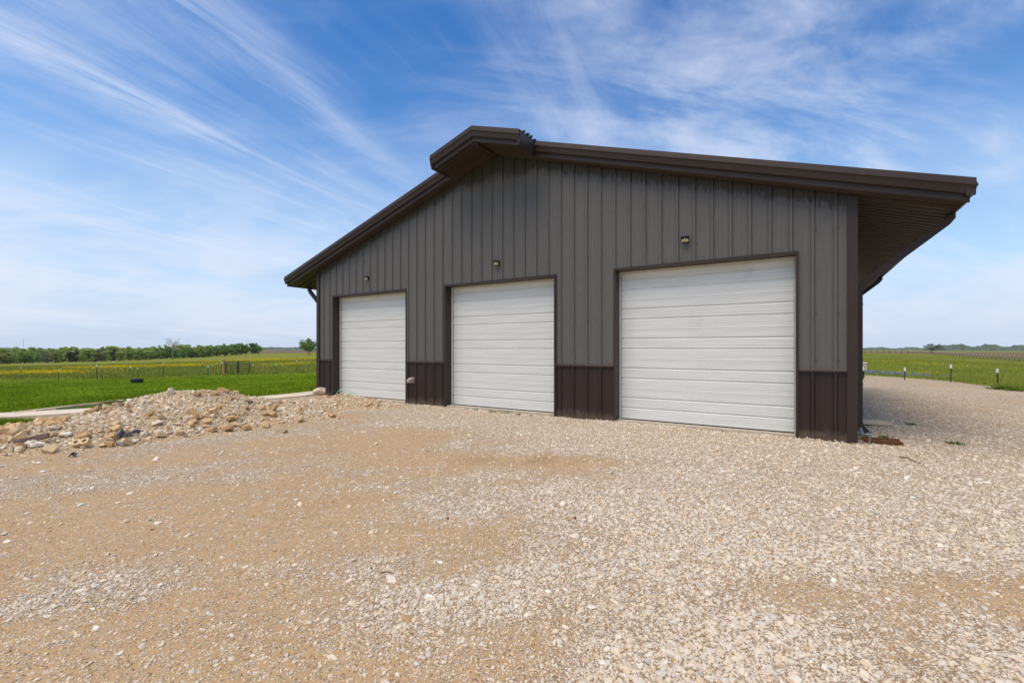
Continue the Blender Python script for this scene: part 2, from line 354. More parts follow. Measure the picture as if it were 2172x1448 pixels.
def make_yard():
    gx = np.arange(-20.6, 25.7, 0.17); gy = np.arange(-10.5, 35, 0.17); X, Y = np.meshgrid(gx, gy, indexing='ij')
    sd = sdist(X, Y) + 0.5 * (fbm(X * 0.7 + 2, Y * 0.7, 4) - 0.5)
    Z = np.zeros_like(X); near = sd < 1.0; Z[near] = H(X[near], Y[near])
    Z = Z + yz(X, Y) - 0.16 * sstep(sd, 0.05, 0.55)
    keep = sd < 0.6; k4 = keep[:-1, :-1] & keep[1:, :-1] & keep[:-1, 1:] & keep[1:, 1:]
    idx = np.arange(X.size).reshape(X.shape)
    f = np.stack([idx[:-1, :-1][k4], idx[1:, :-1][k4], idx[1:, 1:][k4], idx[:-1, 1:][k4]], -1).ravel()
    me = raw_mesh('gravel_yard', np.stack([X, Y, Z], -1).reshape(-1, 3), f, 4)
    me.polygons.foreach_set('use_smooth', [True] * len(me.polygons))
    fattr(me, 'gravel', gmask(X, Y).ravel())
    q = np.stack([X, Y], -1) - RC; s_, d_ = q @ U, q @ V
    damp_shade = np.exp(-((s_ - 1.5) / 1.6) ** 2) * sstep(d_, -0.2, 1.2) * (1 - sstep(d_, 9, 13)) * 0.25  # strip along the side wall: building shade put into the gravel colour
    damp_shade = np.maximum(damp_shade, 0.85 * np.exp(-((X - 0.2) / 0.85) ** 2 - ((Y - 6.15) / 0.22) ** 2))
    damp_shade = np.maximum(damp_shade, 0.45 * np.exp(-((X - 0.9) / 0.7) ** 2 - ((Y - 3.75) / 0.2) ** 2))
    damp_shade = damp_shade * sstep(fbm(X * 1.5, Y * 1.5), 0.3, 0.6); fattr(me, 'damp_shade', damp_shade.ravel())
    dry = 0.9 * np.exp(-((sd + 1.6 + 0.8 * (fbm(X*.4, Y*.4) - .5)) / 0.45) ** 2) * ((X > 12) & (Y > 8)); fattr(me, 'dry', dry.ravel())
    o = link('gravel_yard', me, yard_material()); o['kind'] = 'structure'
make_yard()

# ------------------------------------------------------------------ building materials
SL, ZR, HD, EO = 0.315, 6.355, 0.33, 1.30            # roof slope, ridge top, gable and eave overhang
MX = W_ / 2
def zt(x): return ZR - SL * abs(x - MX)
def zs(x): return zt(x) - 0.31
def paint(name, c, rough=0.42, streak=0.07, rake_band=False, dust=0.03, splash=False):
    m = Mat(name); v = m.coord('Object', (5.0, 5.0, 0.12)); f = m.noise(v, 1.1, 4, 0.55)
    d = m.noise(m.coord('Object'), 1.1, 4, 0.6)
    cc = m.mix(m.ramp(f, 0.28, 0.72), [x * (1 - streak) for x in c], [x * (1 + streak) for x in c])
    cc = m.mix(m.ramp(d, 0.35, 0.75, 0.0, dust), cc, (0.23, 0.20, 0.165))
    if rake_band:   # dark streaked band hanging down from the rake, longer below the ridge hood
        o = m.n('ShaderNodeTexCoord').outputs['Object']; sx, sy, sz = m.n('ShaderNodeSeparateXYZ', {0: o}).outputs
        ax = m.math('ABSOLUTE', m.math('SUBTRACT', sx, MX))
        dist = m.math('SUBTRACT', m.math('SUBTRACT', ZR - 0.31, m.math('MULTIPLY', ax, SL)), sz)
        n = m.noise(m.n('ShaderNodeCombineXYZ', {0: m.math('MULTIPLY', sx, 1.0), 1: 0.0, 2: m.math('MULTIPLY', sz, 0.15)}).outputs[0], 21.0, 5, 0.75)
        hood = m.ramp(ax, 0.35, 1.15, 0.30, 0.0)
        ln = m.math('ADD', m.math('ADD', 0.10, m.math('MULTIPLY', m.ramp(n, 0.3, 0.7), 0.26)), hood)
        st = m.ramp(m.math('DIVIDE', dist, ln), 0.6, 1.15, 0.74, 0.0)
        tails = m.ramp(m.math('DIVIDE', dist, m.math('MULTIPLY', m.ramp(n, 0.48, 0.85), 2.2)), 0.2, 1.0, 0.09, 0.0)
        cc = m.mix(m.math('MAXIMUM', st, tails), cc, (0.030, 0.025, 0.021))
    rn = m.math('ADD', rough - 0.08, m.math('MULTIPLY', f, 0.16))
    if splash:  # dried mud splash along the foot of the wall
        o = m.n('ShaderNodeTexCoord').outputs['Object']; sz = m.n('ShaderNodeSeparateXYZ', {0: o}).outputs[2]
        nn = m.noise(m.coord('Object'), 7.0, 6, 0.7)
        cc = m.mix(m.ramp(m.math('ADD', sz, m.math('MULTIPLY', m.math('SUBTRACT', nn, 0.5), 0.5)), 0.02, 0.22, 0.24, 0.0), cc, (0.36, 0.27, 0.18))
    m.set(color=cc, rough=rn, spec=0.25); return m.m
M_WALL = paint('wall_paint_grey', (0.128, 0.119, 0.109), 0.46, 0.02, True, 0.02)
M_WAIN = paint('wainscot_paint_brown', (0.037, 0.0240, 0.0200), 0.45, splash=True)
M_TRIM = paint('trim_paint_brown', (0.044, 0.0295, 0.0250), 0.40)
M_ROOF = paint('roof_paint_brown', (0.055, 0.040, 0.035), 0.45)
M_SOFF = paint('soffit_paint_dark_brown', (0.050, 0.036, 0.029), 0.5)
def door_white():
    m = Mat('door_white'); v = m.coord('Object', (0.6, 1, 14)); f = m.noise(v, 1.2, 3, 0.5); g = m.noise(m.coord('World'), 1.3, 6, 0.66)
    c = m.mix(m.ramp(f, 0.3, 0.7), (0.70, 0.695, 0.655), (0.77, 0.765, 0.725))
    c = m.mix(m.ramp(g, 0.58, 0.80, 0.0, 0.35), c, (0.50, 0.50, 0.48)); m.set(color=c, rough=0.42, spec=0.4); return m.m
M_DOOR = door_white()
M_STRIP = simple('weather_strip_white', (0.62, 0.62, 0.58), 0.5, 0.08)
M_SEAL = simple('rubber_seal', (0.02, 0.02, 0.02), 0.8)
M_CONC = simple('concrete', (0.46, 0.40, 0.31), 0.9, 0.16, 9.0, 'World', bump=0.4)
M_WALK = simple('concrete_walk_pale', (0.70, 0.60, 0.455), 0.9, 0.12, 5.0, 'World', bump=0.4)
M_BLACK = simple('black_plastic', (0.014, 0.014, 0.015), 0.5, 0.2)
M_LED = simple('led_yellow', (0.40, 0.34, 0.16), 0.3, 0.12, 60.0)
M_SENS = simple('sensor_white', (0.75, 0.75, 0.72), 0.3, 0.05)

# ------------------------------------------------------------------ metal building
bld = empty('metal_building', (float(LC[0]), float(LC[1]), 0.0), -BA)
tag(bld, 'large dark grey and brown metal workshop with gabled roof and three white roll doors', 'building')
DOORS = [(0.78, 3.88), (5.26, 8.37), (9.735, 12.85)]
HEAD, WTOP, RIBH = 3.075, 1.14, 0.036
def in_door(x): return any(a < x < b for a, b in DOORS)
ribs = [W_ - (0.25 + 0.3048 * k) for k in range(-1, 46)]
def profile(x0, x1, extra=()):
    pts = {}
    def put(x, d):
        if x0 - 1e-6 <= x <= x1 + 1e-6: pts[round(x, 5)] = max(d, pts.get(round(x, 5), 0))
    for c in ribs:
        if c < x0 - 0.4 or c > x1 + 0.4: continue
        for o_, d in ((-0.036, 0), (-0.016, RIBH), (0.016, RIBH), (0.036, 0)): put(c + o_, d)
        for b in (0.092, 0.165, 0.238):
            for o_, d in ((-0.013, 0), (-0.005, 0.0032), (0.005, 0.0032), (0.013, 0)): put(c + b - 0.013, 0) if False else put(c + b + o_, d)
    ks = sorted(pts)
    def dep(x):
        import bisect
        i = bisect.bisect(ks, x)
        if not ks or i == 0 or i == len(ks): return 0.0
        a, b = ks[i-1], ks[i]; return pts[a] + (pts[b] - pts[a]) * (x - a) / (b - a)
    for e in list(extra) + [x0, x1]:
        if x0 <= e <= x1 and round(e, 5) not in pts: pts[round(e, 5)] = dep(e)
    return sorted(pts.items())
edges_x = [e for d in DOORS for e in d] + [MX]
k = 0; xr = W_
sheet = []
while xr > 0.001: sheet.append((max(0.0, xr - 0.9144), xr)); xr -= 0.9144
for a, b in sheet:                                     # upper wall sheets, each three ribs wide, cut round the doors
    mb = MB(); pr = profile(a, b, edges_x)
    for (xa, da), (xb, db) in zip(pr, pr[1:]):
        zb = HEAD if in_door((xa + xb) / 2) else WTOP
        mb.add([(xa, -da, zb), (xb, -db, zb), (xb, -db, zs(xb) + 0.01), (xa, -da, zs(xa) + 0.01)], [(0, 1, 2, 3)])
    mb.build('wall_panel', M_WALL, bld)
solid = [(0.0, DOORS[0][0]), (DOORS[0][1], DOORS[1][0]), (DOORS[1][1], DOORS[2][0]), (DOORS[2][1], W_)]
for a, b in solid:                                     # wainscot with its cap trim
    mb = MB(); pr = profile(a, b)
    for (xa, da), (xb, db) in zip(pr, pr[1:]):
        mb.add([(xa, -da - 0.001, -0.15), (xb, -db - 0.001, -0.15), (xb, -db - 0.001, WTOP), (xa, -da - 0.001, WTOP)], [(0, 1, 2, 3)])
    mb.build('wainscot_panel', M_WAIN, bld)
    a2 = a + 0.036 if a > 0 else a + 0.10; b2 = b - 0.036 if b < W_ else b - 0.10
    cap = MB(); cap.loops([[(x, 0.0, WTOP + 0.03), (x, -0.012, WTOP + 0.03), (x, -0.046, WTOP - 0.004), (x, -0.046, WTOP - 0.03), (x, -0.03, WTOP - 0.03), (x, 0.0, WTOP - 0.01)] for x in (a2, b2)])
    cap.build('wainscot_cap', M_TRIM, bld)
for sx, x in ((-1, 0.0), (1, W_)):                     # corner trims
    mb = MB(); ob = x + sx * 0.035; inn = x - sx * 0.10
    ring = lambda z: [(inn, -0.002, z), (inn, -0.036, z), (inn + sx*0.02, -0.042, z), (ob, -0.042, z), (ob, 0.12, z), (x, 0.12, z), (x, -0.002, z)]
    mb.loops([ring(-0.15), ring(zs(x) + 0.005)]); mb.build('corner_trim', M_TRIM, bld)
RV = 0.27
for a, b in DOORS:
    for xe, s in ((a, 1), (b, -1)):                    # jambs: face flange and deep reveal
        mb = MB(); o0, o1 = sorted((xe - s * 0.03, xe + s * 0.012))
        mb.box((o0, -0.044, -0.12), (o1, RV + 0.04, HEAD - 0.012 if True else 0)); mb.build('door_jamb', M_TRIM, bld)
    mb = MB(); mb.box((a - 0.03, -0.0465, HEAD - 0.012), (b + 0.03, RV + 0.04, HEAD + 0.032)); mb.build('door_header', M_TRIM, bld)
    gd = empty('garage_door', (0, 0, 0)); gd.parent = bld; gd.location = (a, RV - 0.02, 0.05)
    wd = b - a; bot, hgt = 0.0, 0.602
    prof = [(0.0, 0.0)]
    def groove(z): return [(z - 0.027, 0.0), (z - 0.008, 0.019), (z + 0.002, 0.019), (z + 0.013, 0.0)]
    def fine(z): return [(z - 0.006, 0.0), (z - 0.003, 0.0035), (z + 0.003, 0.0035), (z + 0.006, 0.0)]
    for z in (0.045, 0.09, 0.135, 0.175): prof += fine(z)
    prof += groove(0.226)
    for z in (0.285, 0.33, 0.37): prof += fine(z)
    prof += groove(0.432)
    for z in (0.475, 0.515, 0.555): prof += fine(z)
    prof += [(hgt - 0.010, 0.0), (hgt - 0.007, 0.007), (hgt - 0.0005, 0.007)]
    prof.sort()
    sec = MB(); ringp = [(z, -0.02 + d) for z, d in prof]
    ring = lambda x: [(x, d, z) for z, d in ringp] + [(x, 0.03, hgt - 0.0005), (x, 0.03, 0.0)]
    sec.loops([ring(0.055), ring(wd - 0.04)])
    me0 = None
    for k in range(5):
        if me0 is None: o = sec.build('door_section', M_DOOR, gd); me0 = o.data
        else: o = link('door_section', me0, None, gd)
        o.location = (0, 0, 0.012 + k * hgt)
    for x0, x1 in ((0.013, 0.05), (wd - 0.034, wd - 0.013)):
        mb = MB(); mb.box((x0, -0.055, 0.0), (x1, -0.028, HEAD - 0.064)); mb.build('weather_strip', M_STRIP, gd)
    mb = MB(); mb.box((0.052, -0.055, HEAD - 0.115), (wd - 0.036, -0.03, HEAD - 0.066)); mb.build('weather_strip', M_STRIP, gd)
    mb = MB(); mb.box((0.052, -0.03, -0.006), (wd - 0.036, 0.028, 0.011)); mb.build('bottom_seal', M_SEAL, gd)
mb = MB(); mb.box((0.01, 0.006, -0.3), (W_ - 0.01, DEP - 0.01, 0.042)); mb.build('floor_slab', M_CONC, bld)
# side and back walls (ribbed sheets)
def ribbed(length, zlo, ztop, place, name, mat):
    mb = MB(); xs = [0.0]; n = int(length / 0.3048)
    pr = [(0, 0)]
    for q in range(n):
        c = 0.15 + q * 0.3048; pr += [(c - 0.036, 0), (c - 0.016, RIBH), (c + 0.016, RIBH), (c + 0.036, 0)]
    pr.append((length, 0))
    for (xa, da), (xb, db) in zip(pr, pr[1:]):
        mb.add([place(xa, da, zlo), place(xb, db, zlo), place(xb, db, ztop(xb)), place(xa, da, ztop(xa))], [(0, 1, 2, 3)])
    mb.build(name, mat, bld)
for nm, lo, hi, mt in (('side_wall', WTOP, None, M_WALL), ('side_wainscot', -0.15, WTOP, M_WAIN)):
    for sx, x in ((-1, 0.0), (1, W_)):
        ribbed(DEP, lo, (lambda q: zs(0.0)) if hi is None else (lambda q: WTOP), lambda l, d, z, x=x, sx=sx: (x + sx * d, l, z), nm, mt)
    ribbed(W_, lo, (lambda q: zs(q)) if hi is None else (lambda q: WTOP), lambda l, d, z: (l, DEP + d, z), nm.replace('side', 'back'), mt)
# ---- roof
roof = empty('roof', (0, 0, 0)); roof.parent = bld
Y0, Y1 = -HD, DEP + HD
def slope_sheet(name, xa, xb, y0, y1, off, mat, rib, sp, par, sgn=1):
    pr = [(y0, 0)]; n = int((y1 - y0) / sp)
    for q in range(n):
        c = y0 + (q + 0.5) * sp
        if c + sp * 0.25 < y1: pr += [(c - sp*0.18, 0), (c - sp*0.10, rib), (c + sp*0.10, rib), (c + sp*0.18, 0)]
    pr.append((y1, 0)); mb = MB()
    for (ya, da), (yb, db) in zip(pr, pr[1:]):
        mb.add([(xa, ya, zt(xa) + off + sgn*da), (xb, ya, zt(xb) + off + sgn*da), (xb, yb, zt(xb) + off + sgn*db), (xa, yb, zt(xa) + off + sgn*db)], [(0, 1, 2, 3)])
    return mb.build(name, mat, par)
yy = Y0 + 0.05
while yy < Y1 - 0.06:
    for xa, xb in ((-EO + 0.02, MX), (MX, W_ + EO - 0.02)): slope_sheet('roof_panel', xa, xb, yy, min(yy + 0.9144, Y1 - 0.05), -0.028, M_ROOF, 0.028, 0.3048, roof)
    yy += 0.9144
mb = MB(); mb.loops([[(MX - 0.22, y, zt(MX - 0.22) + 0.004), (MX, y, ZR + 0.016), (MX + 0.22, y, zt(MX + 0.22) + 0.004), (MX, y, ZR - 0.03)] for y in (-0.96, Y1)]); mb.build('ridge_cap', M_ROOF, roof)
UP = [(-0.14, 0.014), (0.012, 0.014), (0.026, -0.088), (0.006, -0.112), (-0.012, -0.205), (-0.05, -0.212), (-0.06, -0.06), (-0.14, -0.04)]
LOW = [(-0.058, -0.200), (-0.058, -0.298), (-0.066, -0.312), (-0.085, -0.312), (-0.085, -0.200)]
def rake(xa, xb, d, name, prof, par, back=False):
    mb = MB(); mb.loops([[(x, (DEP + d + o_) if back else (-d - o_), zt(x) + z_) for o_, z_ in prof] for x in (xa, xb)]); return mb.build(name, M_TRIM, par)
for back in (False, True):
    for xa, xb in ((-EO, MX), (MX, W_ + EO)):
        rake(xa, xb, HD, 'rake_trim', UP, roof, back); rake(xa + 0.05, xb - 0.05 if xb > W_ else xb, HD, 'rake_fascia', LOW, roof, back)
GUT = [(-0.13, 0.012), (-0.015, 0.012), (0.026, -0.085), (0.008, -0.110), (-0.012, -0.205), (-0.10, -0.212), (-0.10, -0.05)]
for s, x in ((-1, -EO), (1, W_ + EO)):
    mb = MB(); mb.loops([[(x + s * (o_ - 0.001), y, zt(x) + z_) for o_, z_ in GUT] for y in (-HD - 0.0, DEP + HD)]); mb.build('gutter', M_TRIM, roof)
    mb = MB(); mb.loops([[(x + s * o_, y, zt(x) + z_ + 0.02) for o_, z_ in ((-0.10, -0.19), (-0.07, -0.19), (-0.07, -0.312), (-0.10, -0.312))] for y in (-HD + 0.086, DEP + HD - 0.086)]); mb.build('eave_fascia', M_TRIM, roof)
# soffits: narrow ribs that run with the slope
for xa, xb in ((-EO + 0.1, MX), (MX, W_ + EO - 0.1)): slope_sheet('soffit', xa, xb, -HD + 0.075, -0.001, -0.305, M_SOFF, 0.016, 0.10, roof, -1)
for xa, xb in ((-EO + 0.1, -0.001), (W_ + 0.001, W_ + EO - 0.1)): slope_sheet('soffit', xa, xb, 0.0, DEP + HD - 0.08, -0.312, M_SOFF, 0.065, 0.19, roof, 1)
for s, x in ((-1, 0.0), (1, W_)):
    mb = MB(); mb.box((min(x, x + s*0.03), 0.13, zs(x) - 0.03), (max(x, x + s*0.03), DEP, zs(x) + 0.012)); mb.build('soffit_trim', M_TRIM, roof)
# hood that juts out over the gable peak
HW, HDD = 1.22, 0.96
hood = empty('ridge_hood', (0, 0, 0)); hood.parent = bld
for xa, xb in ((MX - HW, MX), (MX, MX + HW)):
    rake(xa, xb, HDD, 'rake_trim', UP, hood); rake(xa + (0.03 if xa < MX else 0), xb - (0.03 if xb > MX else 0), HDD, 'rake_fascia', LOW, hood)
    slope_sheet('roof_panel', xa + 0.02 if xa < MX else xa, xb - 0.02 if xb > MX else xb, -HDD + 0.05, -HD + 0.1, 0.004, M_ROOF, 0.010, 0.2, hood)
    slope_sheet('soffit', xa + 0.03 if xa < MX else xa, xb - 0.03 if xb > MX else xb, -HDD + 0.08, -HD + 0.03, -0.308, M_SOFF, 0.035, 0.125, hood, 1)
mb = MB(); mb.loops([[(MX - 0.09, y, zs(MX - 0.09) - 0.004), (MX + 0.09, y, zs(MX + 0.09) - 0.004), (MX + 0.09, y, zs(MX + 0.09) - 0.035), (MX, y, zs(MX) - 0.045), (MX - 0.09, y, zs(MX - 0.09) - 0.035)] for y in (-HDD + 0.09, -0.04)]); mb.build('ridge_beam', M_TRIM, hood)
for s in (-1, 1):
    x = MX + s * HW
    mb = MB(); mb.loops([[(x - s*0.04, y, zt(x) + 0.006), (x, y, zt(x) + 0.012), (x + s*0.02, y, zt(x) - 0.09), (x, y, zt(x) - 0.21), (x - s*0.03, y, zt(x) - 0.306), (x - s*0.06, y, zt(x) - 0.306)] for y in (-HDD + 0.01, -HD - 0.03)]); mb.build('hood_side', M_TRIM, hood)
    for q in range(4):   # uneven edge of the roof sheet left showing on the hood's end
        y = -HDD + 0.14 + q * 0.15; mb = MB(); mb.box((x - 0.02, y, zt(x) + 0.008), (x + 0.035, y + 0.045 + 0.02 * (q % 2), zt(x) + 0.036 + 0.01 * (q % 3))); mb.build('closure_strip', M_BLACK, hood)
# downspouts
def downspout(s, y, zw=2.50):
    x = W_ if s > 0 else 0.0; mb = MB(); xo, xw = x + s * (EO - 0.10), x + s * 0.085
    ztop = zt(x + EO if s > 0 else -EO) - 0.205
    mb.duct([(xo, y, ztop), (xo, y, ztop - 0.12), (xo - s*0.05, y, ztop - 0.19), (xw + s*0.06, y, zw + 0.05), (xw, y, zw - 0.03), (xw + s*0.0, y, 0.30)], 0.085, 0.105, (0, 1, 0))
    d = mb.build('downspout', M_TRIM, bld)
    sh = MB(); sh.duct([(xw, y, 0.305), (xw + s*0.005, y, 0.22), (xw + s*0.13, y, 0.085)], 0.088, 0.108, (0, 1, 0)); sh.build('downspout_shoe', M_TRIM, d)
    for z in (0.9, 2.2):
        st = MB(); st.box((min(x, xw + s*0.056), y - 0.047, z), (max(x, xw + s*0.056), y + 0.047, z + 0.03)); st.build('strap', M_TRIM, d)
downspout(1, 0.46); downspout(1, 7.8); downspout(-1, 0.5); downspout(-1, 7.8)
# screw heads on the front wall, too many and too small to pick apart
mb = MB()
for c in ribs:
    if not 0.1 < c < W_ - 0.1: continue
    for z in [1.30, 2.05, 3.42, 4.25, 5.1, 5.7]:
        x = c + (0.045 if z < 4 else 0.0)
        if z > zs(x) - 0.12 or (in_door(x) and z < HEAD + 0.1): continue
        y = -0.001 if z < 4 else -RIBH
        mb.box((x - 0.007, y - 0.007, z - 0.007), (x + 0.007, y, z + 0.007))
sw = mb.build('screw_heads', M_TRIM, bld); sw['kind'] = 'stuff'

# ------------------------------------------------------------------ wall lights
def floodlight(lx, lz, label, sc_=1.0, side=False):
    rt = empty('floodlight', (0, 0, 0))
    if side: X, Yv = b2w(W_ + 0.0, lx); rt.location = (X, Yv, lz); rt.rotation_euler = (0, 0, -BA + math.pi / 2)
    else: X, Yv = b2w(lx, 0); rt.location = (X, Yv, lz); rt.rotation_euler = (0, 0, -BA)
    mb = MB(); mb.box((-0.03, -0.05, -0.03), (0.03, 0.0, 0.03)); mb.build('bracket', M_BLACK, rt, bevel=0.004)
    mb = MB(); mb.loops([[(sx * 0.082, y, z) for y, z in ((-0.05, 0.06), (-0.115, 0.058), (-0.10, -0.062), (-0.062, -0.062))] for sx in (-1, 1)]); hb = mb.build('housing', M_BLACK, rt, bevel=0.004)
    mb = MB(); mb.add([(-0.068, -0.1085, -0.050), (0.068, -0.1085, -0.050), (0.068, -0.1170, 0.012), (0.02, -0.1165, 0.002), (0.0, -0.116, -0.014), (-0.02, -0.1165, 0.002), (-0.068, -0.1170, 0.008)], [(0, 1, 2, 3, 4, 5, 6)]); mb.build('led_panel', M_LED, rt)
    mb = MB(); mb.tube([(0, -0.11, 0.004), (0, -0.128, 0.002), (0, -0.134, 0.0)], [0.014, 0.013, 0.005], 8); mb.build('sensor', M_SENS, rt)
    mb = MB(); mb.box((-0.085, -0.135, 0.050), (0.085, -0.06, 0.064)); mb.build('visor', M_BLACK, rt, bevel=0.003); rt.scale = (0.88, 0.88, 0.88)
    return tag(rt, label, 'wall light')
def facade_x(px):                                      # where a column of the photo meets the front wall
    t = (px - CX) / FPX; s = (RC[0] - t * RC[1]) / (U[0] - t * U[1]); return W_ - s
def facade_z(px, py):
    x = facade_x(px); D = b2w(x, 0)[1]; return CAMZ - (py - HY) / FPX * D
floodlight(facade_x(782), facade_z(782, 591), 'black wall floodlight with yellow lens above the roll door beside the rubble')
floodlight(facade_x(1057), facade_z(1057, 559), 'black wall floodlight with yellow lens above the middle roll door')
floodlight(facade_x(1455), facade_z(1455, 510), 'black wall floodlight with yellow lens above the roll door beside the downspout')
floodlight(3.2, 3.55, 'dark floodlight on the side wall tucked under the deep eave', side=True)
# faucet cover
hx, hz = facade_x(876), facade_z(876, 806)
X, Yv = b2w(hx, -0.0); fc = empty('faucet_cover', (X, Yv, hz), -BA); tag(fc, 'small tan hooded faucet cover on the brown wainscot between two doors', 'faucet cover')
M_TAN = simple('tan_plastic', (0.42, 0.33, 0.29), 0.6, 0.1)
mb = MB(); mb.loops([[(sx * k, y, z) for sx, z in ((-1, zb), (1, zb), (1, zt_ * 0.6 + 0.02), (0.6, zt_), (-0.6, zt_), (-1, zt_ * 0.6 + 0.02))] for y, k, zb, zt_ in ((0.0, 0.075, -0.075, 0.075), (-0.08, 0.07, -0.07, 0.07), (-0.17, 0.05, -0.062, 0.02), (-0.205, 0.034, -0.055, -0.005))]); mb.build('cover', M_TAN, fc, bevel=0.004)
mb = MB(); mb.tube([(0, -0.19, -0.032), (0, -0.222, -0.034)], [0.026, 0.026], 10); mb.build('nozzle', M_TAN, fc)
mb = MB(); mb.tube([(0, -0.221, -0.034), (0, -0.2235, -0.034)], [0.014, 0.014], 8); mb.build('outlet', M_BLACK, fc)

# ------------------------------------------------------------------ concrete walk, boards
def strip(name, line, wl, z0, z1, mat):
    """slab along a ground polyline, wl = width, follows the ground"""
    L = [Vector((p[0], p[1])) for p in line]; rings = []
    for i, p in enumerate(L):
        t = (L[min(i+1, len(L)-1)] - L[max(i-1, 0)]).normalized(); n = Vector((-t.y, t.x))
        a, b = p + n * wl / 2, p - n * wl / 2; h = H1(p.x, p.y)
        rings.append([(a.x, a.y, h + z0), (a.x, a.y, h + z1 - .012), (a.x - n.x*.02, a.y - n.y*.02, h + z1), (b.x + n.x*.02, b.y + n.y*.02, h + z1), (b.x, b.y, h + z1 - .012), (b.x, b.y, h + z0)])
    return MB().loops(rings).build(name, mat)
WALK = [(-5.75, 17.3), (-6.35, 15.4), (-6.75, 14.35), (-7.55, 13.15), (-8.5, 12.0), (-9.5, 11.05), (-10.7, 10.2), (-12.2, 9.35), (-14.5, 8.45), (-18, 7.5)]
o = strip('concrete_walk', WALK, 0.85, -0.15, 0.055, M_WALK); o['kind'] = 'structure'
M_WOOD = simple('weathered_wood', (0.66, 0.52, 0.36), 0.85, 0.25, 4.0, 'Object', (1, 12, 12), bump=0.3)
M_WOODY = simple('post_wood', (0.42, 0.26, 0.09), 0.85, 0.3, 5.0, 'Object', (8, 8, 1), bump=0.3)
M_RUSTW = simple('dark_board_wood', (0.11, 0.065, 0.05), 0.85, 0.3, 6.0)
M_REDW = simple('reddish_wood', (0.40, 0.26, 0.17), 0.85, 0.25, 5.0)
def board(a, b, wd, th, label, lift=0.02, mat=None, tilt=0.0):
    pa, pb = Vector((*a, H1(*a) + lift)), Vector((*b, H1(*b) + lift)); d = pb - pa; L = d.length
    rt = MB(); n = 6; rings = []
    for i in range(n + 1):
        t = i / n; bow = 0.02 * math.sin(t * 3.1) ; rings.append([(t * L, -wd/2 + bow, 0), (t * L, wd/2 + bow, 0), (t * L, wd/2 + bow, th), (t * L, -wd/2 + bow, th)])
    o = rt.loops(rings).build('board', mat or M_WOOD); o.location = pa; o.rotation_euler = d.to_track_quat('X', 'Z').to_euler(); o.rotation_euler.x += tilt
    return tag(o, label, 'board')
def bpt(px, py): x, y, z = pick(px, py); return (x, y)
board(bpt(28, 880), bpt(118, 873), 0.16, 0.05, 'weathered board lying in grass, its end beside the concrete walk')
board(bpt(70, 877), bpt(205, 862), 0.14, 0.06, 'long weathered board lying in grass behind the concrete walk', 0.03)
board(bpt(190, 864), bpt(262, 854), 0.18, 0.05, 'weathered board lying in grass, its end hidden by the rubble mound', 0.03)
board(bpt(150, 868), bpt(250, 857), 0.10, 0.05, 'reddish brown narrow board lying beside the pale weathered boards', 0.05, M_REDW)

# ------------------------------------------------------------------ rubble pile
def gauss(x, y, cx, cy, sx, sy, a):
    c, s = math.cos(a), math.sin(a); u = (x-cx)*c + (y-cy)*s; v = -(x-cx)*s + (y-cy)*c
    return np.exp(-np.abs(u/sx)**2.3 - np.abs(v/sy)**2.3)
def pile(x, y):
    x = np.asarray(x, float); y = np.asarray(y, float)
    h = 0.54 * gauss(x, y, -6.85, 9.55, 1.55, 1.15, R(35)) + 0.24 * gauss(x, y, -6.5, 7.75, 1.9, 0.75, R(45)) + 0.13 * gauss(x, y, -8.3, 7.6, 1.6, 0.9, R(35)) \
        + 0.17 * gauss(x, y, -5.2, 11.2, 1.8, 0.85, R(50)) + 0.15 * gauss(x, y, -4.3, 12.35, 1.5, 0.5, R(-28)) + 0.10 * gauss(x, y, -4.6, 9.6, 0.9, 0.7, R(50))
    return h * (0.82 + 0.36 * fbm(x * 1.7, y * 1.7, 4)) + 0.03 * (fbm(x * 6, y * 6, 3) - 0.5) * sstep(h, 0.02, 0.15) - 0.03
M_DIRT = None
